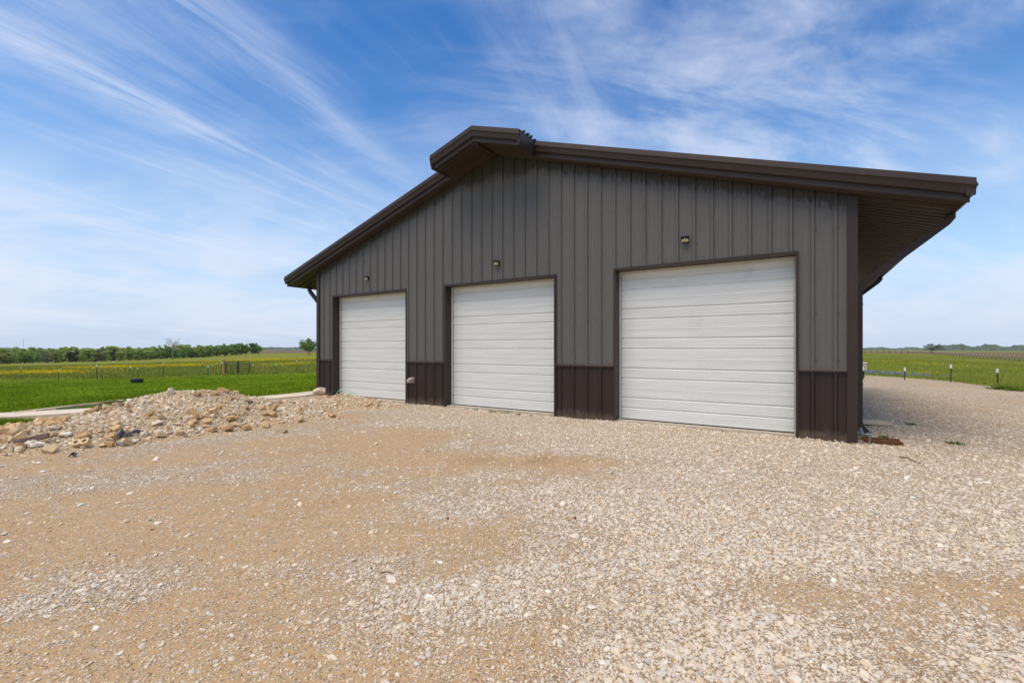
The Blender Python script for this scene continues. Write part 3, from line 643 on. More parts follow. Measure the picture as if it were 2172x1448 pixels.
def rubble_material(kind):
    m = Mat('rubble_' + kind); pos = m.coord('World'); r_ = m.n('ShaderNodeObjectInfo').outputs['Random']
    n = m.noise(pos, 40.0, 5, 0.65); n2 = m.noise(pos, 6.0, 4, 0.6)
    if kind == 'dirt':
        v = m.n('ShaderNodeTexVoronoi', {'Vector': pos, 'Scale': 34.0}); s = m.n('ShaderNodeSeparateColor', {0: v.outputs['Color']}).outputs
        c = m.mix(n2, (0.50, 0.33, 0.155), (0.68, 0.49, 0.275)); c = m.mix(m.math('GREATER_THAN', s[0], 0.55), c, m.mix(s[1], (0.48, 0.36, 0.22), (0.70, 0.60, 0.44)))
        c = m.mix(m.ramp(v.outputs['Distance'], 0.4, 0.7, 0.0, 0.6), c, (0.20, 0.13, 0.07))
        m.set(color=c, rough=0.95, spec=0.15); m.bump(m.math('SUBTRACT', m.math('MULTIPLY', n, 0.4), v.outputs['Distance']), 0.8, 0.02); return m.m
    pal = m.n('ShaderNodeValToRGB', {0: r_}); e = pal.color_ramp.elements; pal.color_ramp.interpolation = 'CONSTANT'
    cs = {'brick': [(0.58, 0.37, 0.17), (0.66, 0.455, 0.235), (0.53, 0.33, 0.155), (0.70, 0.52, 0.30), (0.47, 0.30, 0.155), (0.62, 0.41, 0.20)],
          'stone': [(0.80, 0.68, 0.46), (0.70, 0.53, 0.31), (0.86, 0.78, 0.60), (0.66, 0.57, 0.43), (0.64, 0.44, 0.225), (0.76, 0.60, 0.38)]}[kind]
    e[0].color = (*cs[0], 1); e[1].position = 1 / 6; e[1].color = (*cs[1], 1)
    for i in range(2, 6): q = e.new(i / 6); q.color = (*cs[i], 1)
    c = m.mix(m.ramp(n, 0.3, 0.75, 0.0, 0.35), pal.outputs[0], (0.36, 0.25, 0.14)); c = m.mix(m.ramp(n2, 0.5, 0.8, 0.0, 0.4), c, (0.55, 0.46, 0.34))
    m.set(color=c, rough=0.92, spec=0.15); m.bump(n, 0.35, 0.006); return m.m
M_RD, M_RB, M_RS = rubble_material('dirt'), rubble_material('brick'), rubble_material('stone')
rub = empty('rubble_pile', (-6.2, 9.4, 0.0)); RO = Vector((-6.2, 9.4, 0.0))
tag(rub, 'long low heap of broken tan bricks, stone and dirt spilling along the yard edge', 'rubble')
gx = np.arange(-11.2, -2.2, 0.07); gy = np.arange(5.2, 14.0, 0.07); X, Y = np.meshgrid(gx, gy, indexing='ij')
PH = pile(X, Y); base = H(X, Y) + yz(X, Y)
Zp = base + PH; idx = np.arange(X.size).reshape(X.shape); kp = PH > -0.024
k4 = kp[:-1, :-1] & kp[1:, :-1] & kp[:-1, 1:] & kp[1:, 1:]
f = np.stack([idx[:-1, :-1][k4], idx[1:, :-1][k4], idx[1:, 1:][k4], idx[:-1, 1:][k4]], -1).ravel()
me = raw_mesh('dirt_mound', np.stack([X - RO.x, Y - RO.y, Zp], -1).reshape(-1, 3), f, 4); me.polygons.foreach_set('use_smooth', [True]*len(me.polygons))
link('dirt_mound', me, M_RD, rub)
def surf(x, y): x = np.atleast_1d(x); y = np.atleast_1d(y); return H(x, y) + yz(x, y) + np.maximum(pile(x, y), 0)
def hull_mesh(name, size, n, seed, flat, mat):
    r_ = random.Random(seed); bm = bmesh.new()
    for i in range(n):
        v = Vector((r_.gauss(0, 1), r_.gauss(0, 1), r_.gauss(0, 1))).normalized(); v = Vector([max(-0.72, min(0.72, c)) for c in v])
        bm.verts.new((v.x * size[0] * r_.uniform(.85, 1.1), v.y * size[1] * r_.uniform(.85, 1.1), v.z * size[2] * r_.uniform(.9, 1.05)))
    res = bmesh.ops.convex_hull(bm, input=bm.verts); bmesh.ops.delete(bm, geom=[g for g in res['geom_interior'] if isinstance(g, bmesh.types.BMVert)], context='VERTS')
    bmesh.ops.recalc_face_normals(bm, faces=bm.faces); me = bpy.data.meshes.new(name); bm.to_mesh(me); bm.free(); me.materials.append(mat); return me
def brick_mesh(seed):
    r_ = random.Random(seed); L = r_.choice([0.10, 0.13, 0.09, 0.19, 0.07]); bm = bmesh.new()
    sl = [r_.uniform(-.02, .02) for _ in range(4)]
    L *= 1.0; vsx = [(-L/2, -.045, -.029), (L/2 + sl[0], -.045, -.029), (L/2 + sl[1], .045, -.029), (-L/2, .045, -.029), (-L/2, -.045, .029), (L/2 + sl[2], -.045, .029), (L/2 + sl[3], .045, .029), (-L/2, .045, .029)]
    vb = [bm.verts.new(p) for p in vsx]
    for q in [(3,2,1,0),(4,5,6,7),(0,1,5,4),(1,2,6,5),(2,3,7,6),(3,0,4,7)]: bm.faces.new([vb[i] for i in q])
    bmesh.ops.bevel(bm, geom=bm.edges[:], offset=0.006, segments=1, affect='EDGES')
    me = bpy.data.meshes.new('brick'); bm.to_mesh(me); bm.free(); me.materials.append(M_RB); return me
def cored_brick():
    mb = MB(); cells = [(-0.105, 0.0), (0.0, 0.105)]; N = 16; hw, th, rr_ = 0.05, 0.03, 0.027
    for x0, x1 in cells:
        cx = (x0 + x1) / 2; a = (x1 - x0) / 2; sq, ci = [], []
        for i in range(N):
            t = 2*math.pi*(i + .5)/N; c, s = math.cos(t), math.sin(t); k = min(a / max(abs(c), 1e-6), hw / max(abs(s), 1e-6)); sq.append((cx + c*k, s*k)); ci.append((cx + c*rr_, s*rr_))
        rings = [[(x, y, -th) for x, y in sq], [(x, y, th) for x, y in sq], [(x, y, th) for x, y in ci], [(x, y, -th) for x, y in ci], [(x, y, -th) for x, y in sq]]
        mb.loops(rings, True, False)
    return mb
chunks = [hull_mesh('stone_chunk', (random.uniform(.07, .13), random.uniform(.05, .10), random.uniform(.03, .06)), 14, 50 + i, True, M_RS) for i in range(12)]
bricks = [brick_mesh(70 + i) for i in range(10)]
cnt = 0; tries = 0
while cnt < 285 and tries < 20000:
    tries += 1
    x, y = random.uniform(-10.2, -3.2), random.uniform(5.6, 12.9); ph = float(pile(np.array([x]), np.array([y]))[0])
    if ph < 0.015: continue
    front = np.exp(-((ph - 0.13) / 0.14) ** 2)            # the coarse pieces lie on the front flank
    if random.random() > 0.12 + 0.88 * front * (1.0 if y < 9.3 else 0.22): continue
    if y - 9.5 > 0.35 * (x + 6.85) + 0.7 and x < -5.5: continue
    isb = random.random() < 0.52
    me = random.choice(bricks if isb else chunks); o = link('brick' if isb else 'stone_chunk', me, None, rub)
    s = random.uniform(0.9, 1.35) if isb else random.choice([.6, .7, .85, 1.0, 1.2])
    if y > 10.3: s *= 0.72
    o.scale = (s * random.uniform(.85, 1.15), s, s)
    o.rotation_euler = (random.gauss(0, .45), random.gauss(0, .45), random.uniform(0, 6.28))
    o.location = (x - RO.x, y - RO.y, float(surf(x, y)[0]) + 0.032 * s); cnt += 1
cb = cored_brick().build('brick', M_RB, rub); x, y, _ = pick(172, 955); cb.location = (x - RO.x, y - RO.y, float(surf(x, y)[0]) + 0.07); cb.rotation_euler = (R(48), R(-8), R(14))

# ------------------------------------------------------------------ scattered stones as geometry-node instances
def stone_material(name, pal, dirt=0.3):
    m = Mat(name); t = m.n('ShaderNodeAttribute', attribute_name='tone', attribute_type='INSTANCER').outputs['Fac']
    cr = m.n('ShaderNodeValToRGB', {0: t}); e = cr.color_ramp.elements
    e[0].position = 0; e[0].color = (*pal[0], 1); e[1].position = 1; e[1].color = (*pal[-1], 1)
    for i in range(1, len(pal) - 1): q = e.new(i / (len(pal) - 1)); q.color = (*pal[i], 1)
    n = m.noise(m.coord('World'), 55.0, 4, 0.65)
    m.set(color=m.mix(m.ramp(n, 0.35, 0.8, 0.0, dirt), cr.outputs[0], (0.46, 0.30, 0.14)), rough=0.9, spec=0.2); m.bump(n, 0.3, 0.004); return m.m
def scatter(name, pts, size, rot, tone, mat, flat=(1, 1, 0.62), sub=2, parent=None, var=6, rough_=0.55, kindset=True):
    me = bpy.data.meshes.new(name); me.vertices.add(len(pts)); me.vertices.foreach_set('co', np.asarray(pts, np.float32).ravel())
    fattr(me, 'size', size); fattr(me, 'tone', tone)
    a = me.attributes.new('rot', 'FLOAT_VECTOR', 'POINT'); a.data.foreach_set('vector', np.asarray(rot, np.float32).ravel())
    o = link(name, me, mat, parent)
    g = bpy.data.node_groups.new(name + '_scatter', 'GeometryNodeTree')
    g.interface.new_socket('Geometry', in_out='INPUT', socket_type='NodeSocketGeometry'); g.interface.new_socket('Geometry', in_out='OUTPUT', socket_type='NodeSocketGeometry')
    def N(t, ins=None, **p):
        nd = g.nodes.new(t)
        for k, v in p.items(): setattr(nd, k, v)
        if ins: setin(g, nd, ins)
        return nd
    gi, go = N('NodeGroupInput'), N('NodeGroupOutput'); join = N('GeometryNodeJoinGeometry')
    for v in range(var):
        ico = N('GeometryNodeMeshIcoSphere', {'Radius': 1.0, 'Subdivisions': sub})
        nz = N('ShaderNodeTexNoise', {'Vector': N('ShaderNodeVectorMath', {0: N('GeometryNodeInputPosition').outputs[0], 1: (v * 7.3, v * 3.1, 1.7)}, operation='ADD').outputs[0], 'Scale': 0.9, 'Detail': 2.0})
        dv = N('ShaderNodeVectorMath', {0: N('ShaderNodeVectorMath', {0: nz.outputs['Color'], 1: (0.5, 0.5, 0.5)}, operation='SUBTRACT').outputs[0], 3: 2.2 * rough_}, operation='SCALE')
        sp = N('GeometryNodeSetPosition', {'Geometry': ico.outputs[0], 'Offset': dv.outputs[0]})
        tr = N('GeometryNodeTransform', {'Geometry': sp.outputs[0], 'Scale': (flat[0] * (1 + .25 * math.sin(v)), flat[1] * (1 - .2 * math.sin(v * 2.1)), flat[2])})
        smat = N('GeometryNodeSetMaterial', {'Geometry': tr.outputs[0], 'Material': mat})
        gti = N('GeometryNodeGeometryToInstance'); g.links.new(smat.outputs[0], gti.inputs[0]); g.links.new(gti.outputs[0], join.inputs[0])
    def attr(nm, dt): return N('GeometryNodeInputNamedAttribute', {'Name': nm}, data_type=dt).outputs[0]
    rv = N('FunctionNodeRandomValue', {4: 0, 5: var - 1}, data_type='INT')
    e2r = N('FunctionNodeEulerToRotation', {0: attr('rot', 'FLOAT_VECTOR')})
    iop = N('GeometryNodeInstanceOnPoints', {'Points': gi.outputs[0], 'Instance': join.outputs[0], 'Pick Instance': True, 'Instance Index': rv.outputs[2], 'Rotation': e2r.outputs[0], 'Scale': attr('size', 'FLOAT')})
    g.links.new(iop.outputs[0], go.inputs[0])
    md = o.modifiers.new('scatter', 'NODES'); md.node_group = g
    if kindset: o['kind'] = 'stuff'
    return o
def in_building(x, y, pad=0.05):
    q = np.stack([x, y], -1) - LC; a, b = q @ U, q @ V
    return (a > -pad) & (a < W_ + pad) & (b > -pad) & (b < DEP + pad)
M_GRAV = stone_material('gravel_stone', [(0.46, 0.30, 0.145), (0.61, 0.465, 0.29), (0.70, 0.58, 0.42), (0.75, 0.65, 0.51), (0.57, 0.52, 0.45), (0.78, 0.70, 0.57), (0.86, 0.81, 0.70)], 0.22)
N_ = 620000
r_ = np.sqrt(10.9 * (np.exp(rng.random(N_) * math.log(1 + (26 / 3.3) ** 2)) - 1)); a_ = np.radians(rng.uniform(-66, 66, N_))
x_, y_ = r_ * np.sin(a_), r_ * np.cos(a_); gm = gmask(x_, y_)
ok = (rng.random(N_) < 0.30 + 0.67 * gm) & (sdist(x_, y_) < -0.1) & ~in_building(x_, y_) & (r_ > 1.1)
x_, y_ = x_[ok], y_[ok]; gm = gm[ok]; n_ = len(x_)
sz = np.clip(np.exp(rng.normal(math.log(0.0061), 0.50, n_)), 0.0028, 0.025) * (0.62 + 0.45 * gm)
z_ = H(x_, y_) + yz(x_, y_) + sz * 0.12
tone = np.clip(rng.beta(2.2, 2.0, n_) * 0.75 + 0.25 * gm * rng.random(n_), 0, 1)
rot = np.stack([rng.normal(0, .35, n_), rng.normal(0, .35, n_), rng.uniform(0, 6.28, n_)], -1)
scatter('gravel', np.stack([x_, y_, z_], -1), sz, rot, tone, M_GRAV, sub=1)
n_ = 9000                                              # gravel drifted against the foot of the front wall
lx = rng.uniform(0.05, W_ + 0.3, n_); ly = -0.05 - np.abs(rng.normal(0, .10, n_)); q_ = LC + lx[:, None] * U + ly[:, None] * V; x_, y_ = q_[:, 0], q_[:, 1]
ok = rng.random(n_) < 0.25 + 0.75 * sstep(fbm(lx * 1.3, lx * 0), 0.3, 0.6); x_, y_, ly = x_[ok], y_[ok], ly[ok]; n_ = len(x_); sz = np.clip(np.exp(rng.normal(math.log(0.0095), 0.4, n_)), 0.004, 0.026)
rot = np.stack([rng.normal(0, .4, n_), rng.normal(0, .4, n_), rng.uniform(0, 6.28, n_)], -1)
scatter('drifted_gravel', np.stack([x_, y_, H(x_, y_) + yz(x_, y_) + sz * 0.2 + 0.030 * np.exp((ly + 0.05) / 0.08) * rng.random(n_)], -1), sz, rot, rng.beta(2, 2, n_), M_GRAV, sub=1)
n_ = 5200                                              # larger pale stones strewn over the yard
r_ = np.sqrt(rng.uniform(1.3 ** 2, 15 ** 2, n_)) * rng.uniform(.55, 1, n_); a_ = np.radians(rng.uniform(-60, 60, n_)); x_, y_ = r_ * np.sin(a_), r_ * np.cos(a_)
ok = (rng.random(n_) < 0.45 + 0.55 * gmask(x_, y_)) & (sdist(x_, y_) < -0.3) & ~in_building(x_, y_, .1) & (r_ > 1.2); x_, y_ = x_[ok], y_[ok]; n_ = len(x_)
sz = np.clip(np.exp(rng.normal(math.log(0.0125), 0.42, n_)), 0.007, 0.036)
rot = np.stack([rng.normal(0, .3, n_), rng.normal(0, .3, n_), rng.uniform(0, 6.28, n_)], -1)
scatter('loose_stones', np.stack([x_, y_, H(x_, y_) + yz(x_, y_) + sz * 0.08], -1), sz, rot, np.clip(rng.normal(.55, .28, n_), 0, 1), M_GRAV, flat=(1.1, 0.85, 0.55), sub=2, rough_=0.95, var=9)
n_ = 46000                                             # small debris over the rubble pile
x_, y_ = rng.uniform(-11, -2.6, n_), rng.uniform(5.3, 13.6, n_); ph = pile(x_, y_)
ok = (rng.random(n_) < sstep(ph, -0.022, 0.10) * 0.95) & ~in_building(x_, y_, .05); x_, y_ = x_[ok], y_[ok]; n_ = len(x_)
sz = np.clip(np.exp(rng.normal(math.log(0.0155), 0.5, n_)), 0.006, 0.045)
rot = np.stack([rng.normal(0, .7, n_), rng.normal(0, .7, n_), rng.uniform(0, 6.28, n_)], -1)
M_DEB = stone_material('rubble_bits', [(0.48, 0.315, 0.165), (0.61, 0.45, 0.265), (0.70, 0.54, 0.355), (0.74, 0.61, 0.44), (0.64, 0.56, 0.45), (0.80, 0.70, 0.54), (0.88, 0.82, 0.68)], 0.25)
d = scatter('rubble_grit', np.stack([x_ - RO.x, y_ - RO.y, surf(x_, y_) + sz * 0.25], -1), sz, rot, rng.beta(1.6, 1.6, n_), M_DEB, flat=(1.1, 0.85, 0.5), sub=1, parent=rub, rough_=0.8)

n_ = 4800                                              # fist-sized lumps, mostly on the front flank
x_, y_ = rng.uniform(-11, -2.8, n_), rng.uniform(5.4, 13.2, n_); ph = pile(x_, y_)
ok = (rng.random(n_) < sstep(ph, 0.0, 0.08) * np.where(y_ - 0.55 * (x_ + 6.85) < 9.2, 0.62, 0.30)) & ~in_building(x_, y_, .05); x_, y_ = x_[ok], y_[ok]; n_ = len(x_)
sz = np.clip(np.exp(rng.normal(math.log(0.027), 0.42, n_)), 0.012, 0.075) * np.where(y_ > 10.3, 0.75, 1.0)
rot = np.stack([rng.normal(0, .6, n_), rng.normal(0, .6, n_), rng.uniform(0, 6.28, n_)], -1)
scatter('rubble_lumps', np.stack([x_ - RO.x, y_ - RO.y, surf(x_, y_) + sz * 0.22], -1), sz, rot, rng.beta(1.6, 1.4, n_), M_DEB, flat=(1.15, 0.8, 0.5), sub=1, parent=rub, rough_=1.0, var=9)

# ------------------------------------------------------------------ fences
M_TPOST = simple('post_green_steel', (0.02, 0.035, 0.025), 0.6, 0.2)
M_CAP = simple('post_cap_white', (0.80, 0.79, 0.74), 0.5, 0.04)
M_WIRE = simple('fence_wire', (0.13, 0.12, 0.11), 0.5, 0.1, metal=0.3)
def tpost_mesh():
    mb = MB(); t, w2 = 0.010, 0.027
    mb.loops([[(-w2, 0, z), (-w2, -t, z), (-t/2, -t, z), (-t/2, -0.034, z), (t/2, -0.034, z), (t/2, -t, z), (w2, -t, z), (w2, 0, z)] for z in (-0.3, 1.0)])
    for k in range(14): mb.box((-0.012, 0.0, 0.08 + k * 0.062), (0.012, 0.009, 0.095 + k * 0.062))
    return mb
PM = tpost_mesh().build('post', M_TPOST); POST_ME = PM.data; bpy.data.objects.remove(PM)
def cap_obj():
    mb = MB(); mb.loops([[(x*k, y*k - 0.012, z) for x, y in ((-.034, -.034), (.034, -.034), (.034, .026), (-.034, .026))] for z, k in ((-0.04, 1), (0.12, 1), (0.14, 0.7))]); o = mb.build('post_cap', M_CAP); m_ = o.data; bpy.data.objects.remove(o); return m_
CAP_ME = cap_obj()
def add_post(par, org, p, h, lean=(0, 0), cap=True, thick=1.0):
    o = link('post', POST_ME, None, par); o.location = (p[0] - org[0], p[1] - org[1], p[2] - org[2]); o.scale = (thick, thick, h); o.rotation_euler = (lean[0], lean[1], random.uniform(0, 6.28))
    if cap:
        c = link('post_cap', CAP_ME, None, o); c.location = (0, 0, 1.0 - 0.10 / h); c.scale = (1, 1, 1 / h)
    return o
def wire_fence(label, pts, hs, wires=(0.35, 0.62, 0.92), rad=0.004, group=None, caps=True, leans=None, thick=1.0):
    """pts: ground points of the posts; one thing per run, its posts and wire strands are parts"""
    org = pts[0]; rt = empty('wire_fence', org)
    for i, (p, h) in enumerate(zip(pts, hs)): add_post(rt, org, p, h, (leans or {}).get(i, (random.gauss(0, .02), random.gauss(0, .02))), caps, thick)
    hm = min(hs)
    for wz in wires:
        path = []
        for a, b in zip(pts, pts[1:]):
            for t in (0, 0.5): path.append((a[0] + (b[0]-a[0])*t - org[0], a[1] + (b[1]-a[1])*t - org[1], a[2] + (b[2]-a[2])*t - org[2] + wz*hm - (0.015 if t else 0)))
        path.append((pts[-1][0]-org[0], pts[-1][1]-org[1], pts[-1][2]-org[2] + wz*hm))
        MB().tube(path, rad, 4).build('wire', M_WIRE, rt)
    return tag(rt, label, 'fence', group)
def from_px(lst):     # (x, top y, base y) in the photo -> ground point and height
    P_, Hs = [], []
    for px, t, b in lst: p = pick(px, b); P_.append(p); Hs.append((b - t) / FPX * p[1])
    return P_, Hs
Z1 = lambda l: [(x / 3.103, 680 + t / 3.103, 680 + b / 3.103) for x, t, b in l]
p_, h_ = from_px(Z1([(-60, 300, 392), (136, 308, 390), (389, 322, 390), (641, 293, 391), (906, 312, 379), (1073, 281, 374), (1370, 300, 361), (1457, 275, 356)]))
wire_fence('wire fence on white-capped steel posts running past the black tyre up to the gate', p_, h_)
p_, h_ = from_px(Z1([(1667, 287, 349), (1817, 288, 347), (1954, 263, 341), (2083, 280, 333), (2240, 275, 328)]))
wire_fence('wire fence on white-capped steel posts between the gate and the building', p_, h_)
p_, h_ = from_px(Z1([(906, 312, 379), (850, 303, 364), (753, 302, 351), (673, 298, 343), (596, 295, 333)]))
p_ = p_[1:]; h_ = h_[1:]
wire_fence('leaning wire fence on steel posts running back from the tyre into the yellow flowers', p_, h_, leans={0: (0.05, 0.09), 1: (0.03, 0.08), 2: (0.02, 0.06)})
p_, h_ = from_px(Z1([(1526, 283, 335), (1429, 280, 326), (1334, 278, 316)]))
wire_fence('short wire fence on steel posts running away behind the metal gate', p_, h_, leans={1: (0.0, -0.08)})
Z7 = lambda l: [(1640 + x / 4.083, 660 + t / 4.083, 660 + b / 4.083) for x, t, b in l]
p_, h_ = from_px(Z7([(780, 492, 590), (1137, 495, 598), (1538, 470, 614), (1946, 507, 640), (2340, 520, 680)]))
wire_fence('wire fence on white-capped steel posts along the far gravel edge', p_, h_, wires=(0.3, 0.6, 0.9))
# far fence lines on the crest
M_FARW = simple('dark_fence_wood', (0.09, 0.075, 0.06), 0.9, 0.3)
a, b, c = pick(1925, 749.3), pick(2160, 766), pick(1820, 749)
b = (b[0] + (b[0]-a[0]) * 0.25, b[1] + (b[1]-a[1]) * 0.25, 0)
n = 46; pp = []
for i in range(n + 1): t = (i / n); x, y = a[0] + (b[0]-a[0])*t, a[1] + (b[1]-a[1])*t; pp.append((x, y, H1(x, y)))
wire_fence('long wire fence with many white-capped posts descending the far green field', pp, [1.25 + random.uniform(-.1, .12) for _ in pp], wires=(0.2, 0.4, 0.6, 0.8, 0.95), rad=0.02, thick=1.7)
pp = []
for i in range(9): t = i / 8; x, y = c[0] + (a[0]-c[0])*t, c[1] + (a[1]-c[1])*t; pp.append((x, y, H1(x, y)))
wire_fence('dark wire fence without caps on the crest of the far green field', pp, [1.35 + random.uniform(-.1, .2) for _ in pp], wires=(0.2, 0.4, 0.6, 0.8, 0.97), rad=0.02, caps=False, thick=3.0)

# ------------------------------------------------------------------ gate and wooden post
gl, gr = pick(478.5, 680 + 354 / 3.103), pick(530.5, 680 + 348 / 3.103)
ga = math.atan2(gr[1] - gl[1], gr[0] - gl[0]); GL = math.hypot(gr[0] - gl[0], gr[1] - gl[1]); GH = (354 - 274) / 3.103 / FPX * gl[1]
gt = empty('pasture_gate', (gl[0], gl[1], gl[2] + 0.06), ga); tag(gt, 'dark tubular metal pasture gate with a wide middle upright', 'gate')
M_GATE = simple('gate_dark_paint', (0.028, 0.022, 0.022), 0.5, 0.2); M_GATE2 = simple('gate_grey_paint', (0.045, 0.05, 0.045), 0.5, 0.2)
rr_ = 0.12; arc = lambda cx, cz, a0: [(cx + rr_*math.cos(R(a0 + q*30)), 0, cz + rr_*math.sin(R(a0 + q*30))) for q in range(4)]
loop = [(0, 0, 0.05)] + [(rr_ - rr_*math.cos(R(q*30)), 0, GH - rr_ + rr_*math.sin(R(q*30))) for q in range(4)] + [(GL - rr_ + rr_*math.sin(R(q*30)), 0, GH - rr_ + rr_*math.cos(R(q*30))) for q in range(4)] + [(GL, 0, 0.05)]
MB().tube(loop, 0.042, 6).build('frame', M_GATE2, gt)
for k in range(5): z = 0.08 + k * (GH - 0.1) / 5.0; MB().tube([(0.0, 0, z), (GL, 0, z)], 0.038, 6).build('rail', M_GATE2, gt)
mb = MB(); mb.box((GL * 0.47, -0.035, 0.03), (GL * 0.53, 0.035, GH + 0.01)); mb.build('upright', M_GATE, gt)
for x in (0.02, GL - 0.02): mb = MB(); mb.box((x - 0.035, -0.04, 0.02), (x + 0.035, 0.04, GH - 0.15)); mb.build('upright', M_GATE, gt)
wp = pick(474.2, 680 + 356 / 3.103); wh = (356 - 250) / 3.103 / FPX * wp[1]
mb = MB(); mb.tube([(0, 0, -0.4), (0, 0, wh * 0.5), (0.02, 0, wh - 0.05), (0.02, 0, wh)], [0.14, 0.135, 0.13, 0.08], 9)
o = mb.build('gate_post', M_WOODY); o.location = wp; tag(o, 'thick golden brown wooden post that carries the pasture gate', 'post')
for px, t, b_ in Z1([(1646, 272, 348)]):
    q = pick(px, b_); rt = empty('latch_post', q); add_post(rt, q, q, (b_ - t) / FPX * q[1]); tag(rt, 'capped steel post at the latch end of the pasture gate', 'post')

# ------------------------------------------------------------------ tyre, birdhouse, pipe
q = pick(290.5, 680 + 413 / 3.103); ty = empty('tyre', (q[0], q[1], q[2] + 0.07)); tag(ty, 'old black tractor tyre lying flat in the green pasture', 'tyre')
M_TYRE = simple('tyre_rubber', (0.022, 0.023, 0.028), 0.75, 0.3)
RT = 10.3 / FPX * q[1]
prof = [(RT*0.55, 0.02), (RT*0.62, 0.0), (RT*0.94, 0.0), (RT, 0.04), (RT, 0.21), (RT*0.94, 0.25), (RT*0.62, 0.25), (RT*0.55, 0.23)]
rings = [[(r*math.cos(t), r*math.sin(t), z) for r, z in prof] for t in [2*math.pi*i/28 for i in range(29)]]
MB().loops(rings, True, False).build('carcass', M_TYRE, ty)
mb = MB()
for i in range(22):
    t = 2*math.pi*i/22
    for z0, dt in ((0.03, 0.06), (0.13, -0.06)):
        p0 = [(RT*k*math.cos(t + d), RT*k*math.sin(t + d), z) for k in (0.99, 1.05) for z, d in ((z0, 0), (z0 + 0.09, dt))]; p1 = [(RT*k*math.cos(t + d + 0.08), RT*k*math.sin(t + d + 0.08), z) for k in (0.99, 1.05) for z, d in ((z0, 0), (z0 + 0.09, dt))]
        mb.add(p0 + p1, [(0,1,3,2), (4,6,7,5), (0,4,5,1), (2,3,7,6), (0,2,6,4), (1,5,7,3)])
mb.build('tread', M_TYRE, ty)
q = pick(1832.5, 801); bh = empty('birdhouse', q, R(-20)); tag(bh, 'pale grey birdhouse with a round hole on a thin green steel post', 'birdhouse')
fz = lambda py: (801 - py) / FPX * q[1]
M_BH = simple('birdhouse_grey', (0.50, 0.46, 0.42), 0.7, 0.12)
add_post(bh, (0, 0, 0), (0, 0, 0), fz(780), cap=False)
b0, b1 = fz(785), fz(769.5); bw = 0.10
mb = MB(); mb.loops([[(-bw, -0.09, z0), (bw, -0.09, z0), (bw, 0.09, z0 + s_), (-bw, 0.09, z0 + s_)] for z0, s_ in ((b0, 0.0), (b1 - 0.04, 0.04))]); mb.build('box', M_BH, bh)
mb = MB(); mb.loops([[(-bw - .02, -0.12, z0), (bw + .02, -0.12, z0), (bw + .02, 0.10, z0 + 0.045), (-bw - .02, 0.10, z0 + 0.045)] for z0 in (b1 - 0.035, b1 - 0.012)]); mb.build('lid', M_BH, bh)
mb = MB(); mb.tube([(0.02, -0.085, b0 + 0.2), (0.02, -0.093, b0 + 0.2)], [0.03, 0.03], 10); mb.build('hole', M_BLACK, bh)
X, Yv = b2w(W_ + 0.14, 1.3); zt_p = CAMZ + (739 - 722) / FPX * Yv
pp_ = empty('conduit_pipe', (X, Yv, 0)); tag(pp_, 'thin grey plastic conduit standing behind the brown downspout', 'pipe')
M_PVC = simple('pvc_grey', (0.34, 0.345, 0.35), 0.5, 0.08)
MB().tube([(0, 0, -0.2), (0, 0, zt_p - 0.02)], 0.024, 10).build('pipe', M_PVC, pp_)
MB().tube([(0, 0, zt_p - 0.05), (0, 0, zt_p)], 0.030, 10).build('cap', M_PVC, pp_)

# ------------------------------------------------------------------ bits beside the corner
M_TEAL = simple('galvanised_teal', (0.16, 0.22, 0.22), 0.45, 0.25, metal=0.4)
X, Yv = b2w(W_ + 0.10, 0.10); gv = empty('water_valve', (X, Yv, 0.0), -BA); tag(gv, 'small teal metal water valve standing at the corner of the building', 'valve')
MB().tube([(0.09, -0.06, -0.1), (0.09, -0.06, 0.17)], 0.012, 8).build('riser', M_TEAL, gv)
MB().tube([(-0.06, 0.0, 0.13), (0.0, -0.02, 0.13), (0.05, -0.05, 0.15), (0.13, -0.07, 0.16)], [0.014, 0.022, 0.020, 0.012], 8).build('body', M_TEAL, gv)
MB().tube([(0.0, -0.02, 0.13), (-0.03, -0.01, 0.24)], [0.028, 0.022], 8).build('bonnet', M_TEAL, gv)
MB().tube([(0.075, -0.055, 0.165), (0.10, -0.07, 0.22), (0.14, -0.08, 0.215)], 0.010, 6).build('handle', M_TEAL, gv)
M_RUST = simple('rust', (0.14, 0.052, 0.022), 0.9, 0.45, 30.0, bump=0.5)
rt = empty('rusty_channel', (0, 0, 0)); pA, pB = pick(1838, 936), pick(1912, 942)
rt.location = (pA[0], pA[1], pA[2]); L = math.hypot(pB[0]-pA[0], pB[1]-pA[1]); rt.rotation_euler = (0, 0, math.atan2(pB[1]-pA[1], pB[0]-pA[0])); tag(rt, 'rusty steel trough filled with gravel lying beside the downspout foot', 'trough')
mb = MB(); mb.loops([[(x, y, z) for y, z in ((-0.10, -0.03), (0.10, -0.03), (0.11, 0.055), (0.095, 0.055), (0.085, -0.012), (-0.085, -0.012), (-0.095, 0.04), (-0.11, 0.04))] for x in (-0.05, L)]); mb.build('channel', M_RUST, rt)
mb = MB(); mb.box((L - 0.02, -0.105, -0.03), (L + 0.0, 0.105, 0.03)); mb.build('end_plate', M_RUST, rt)
n_ = 420; pts = np.stack([rng.uniform(-0.03, L - 0.03, n_), rng.uniform(-0.08, 0.08, n_), rng.uniform(-0.005, 0.022, n_)], -1)
scatter('trough_gravel', pts, np.clip(rng.normal(0.009, 0.003, n_), .004, .018), rng.uniform(0, 6, (n_, 3)), rng.random(n_) * 0.5, stone_material('rusty_gravel', [(0.16, 0.065, 0.03), (0.24, 0.11, 0.05), (0.34, 0.20, 0.11), (0.45, 0.33, 0.22)], 0.4), sub=1, parent=rt)
qa = pick(1850, 903); o = hull_mesh('paver', (0.3, 0.2, 0.04), 8, 3, True, M_CONC); bpy.data.meshes.remove(o)
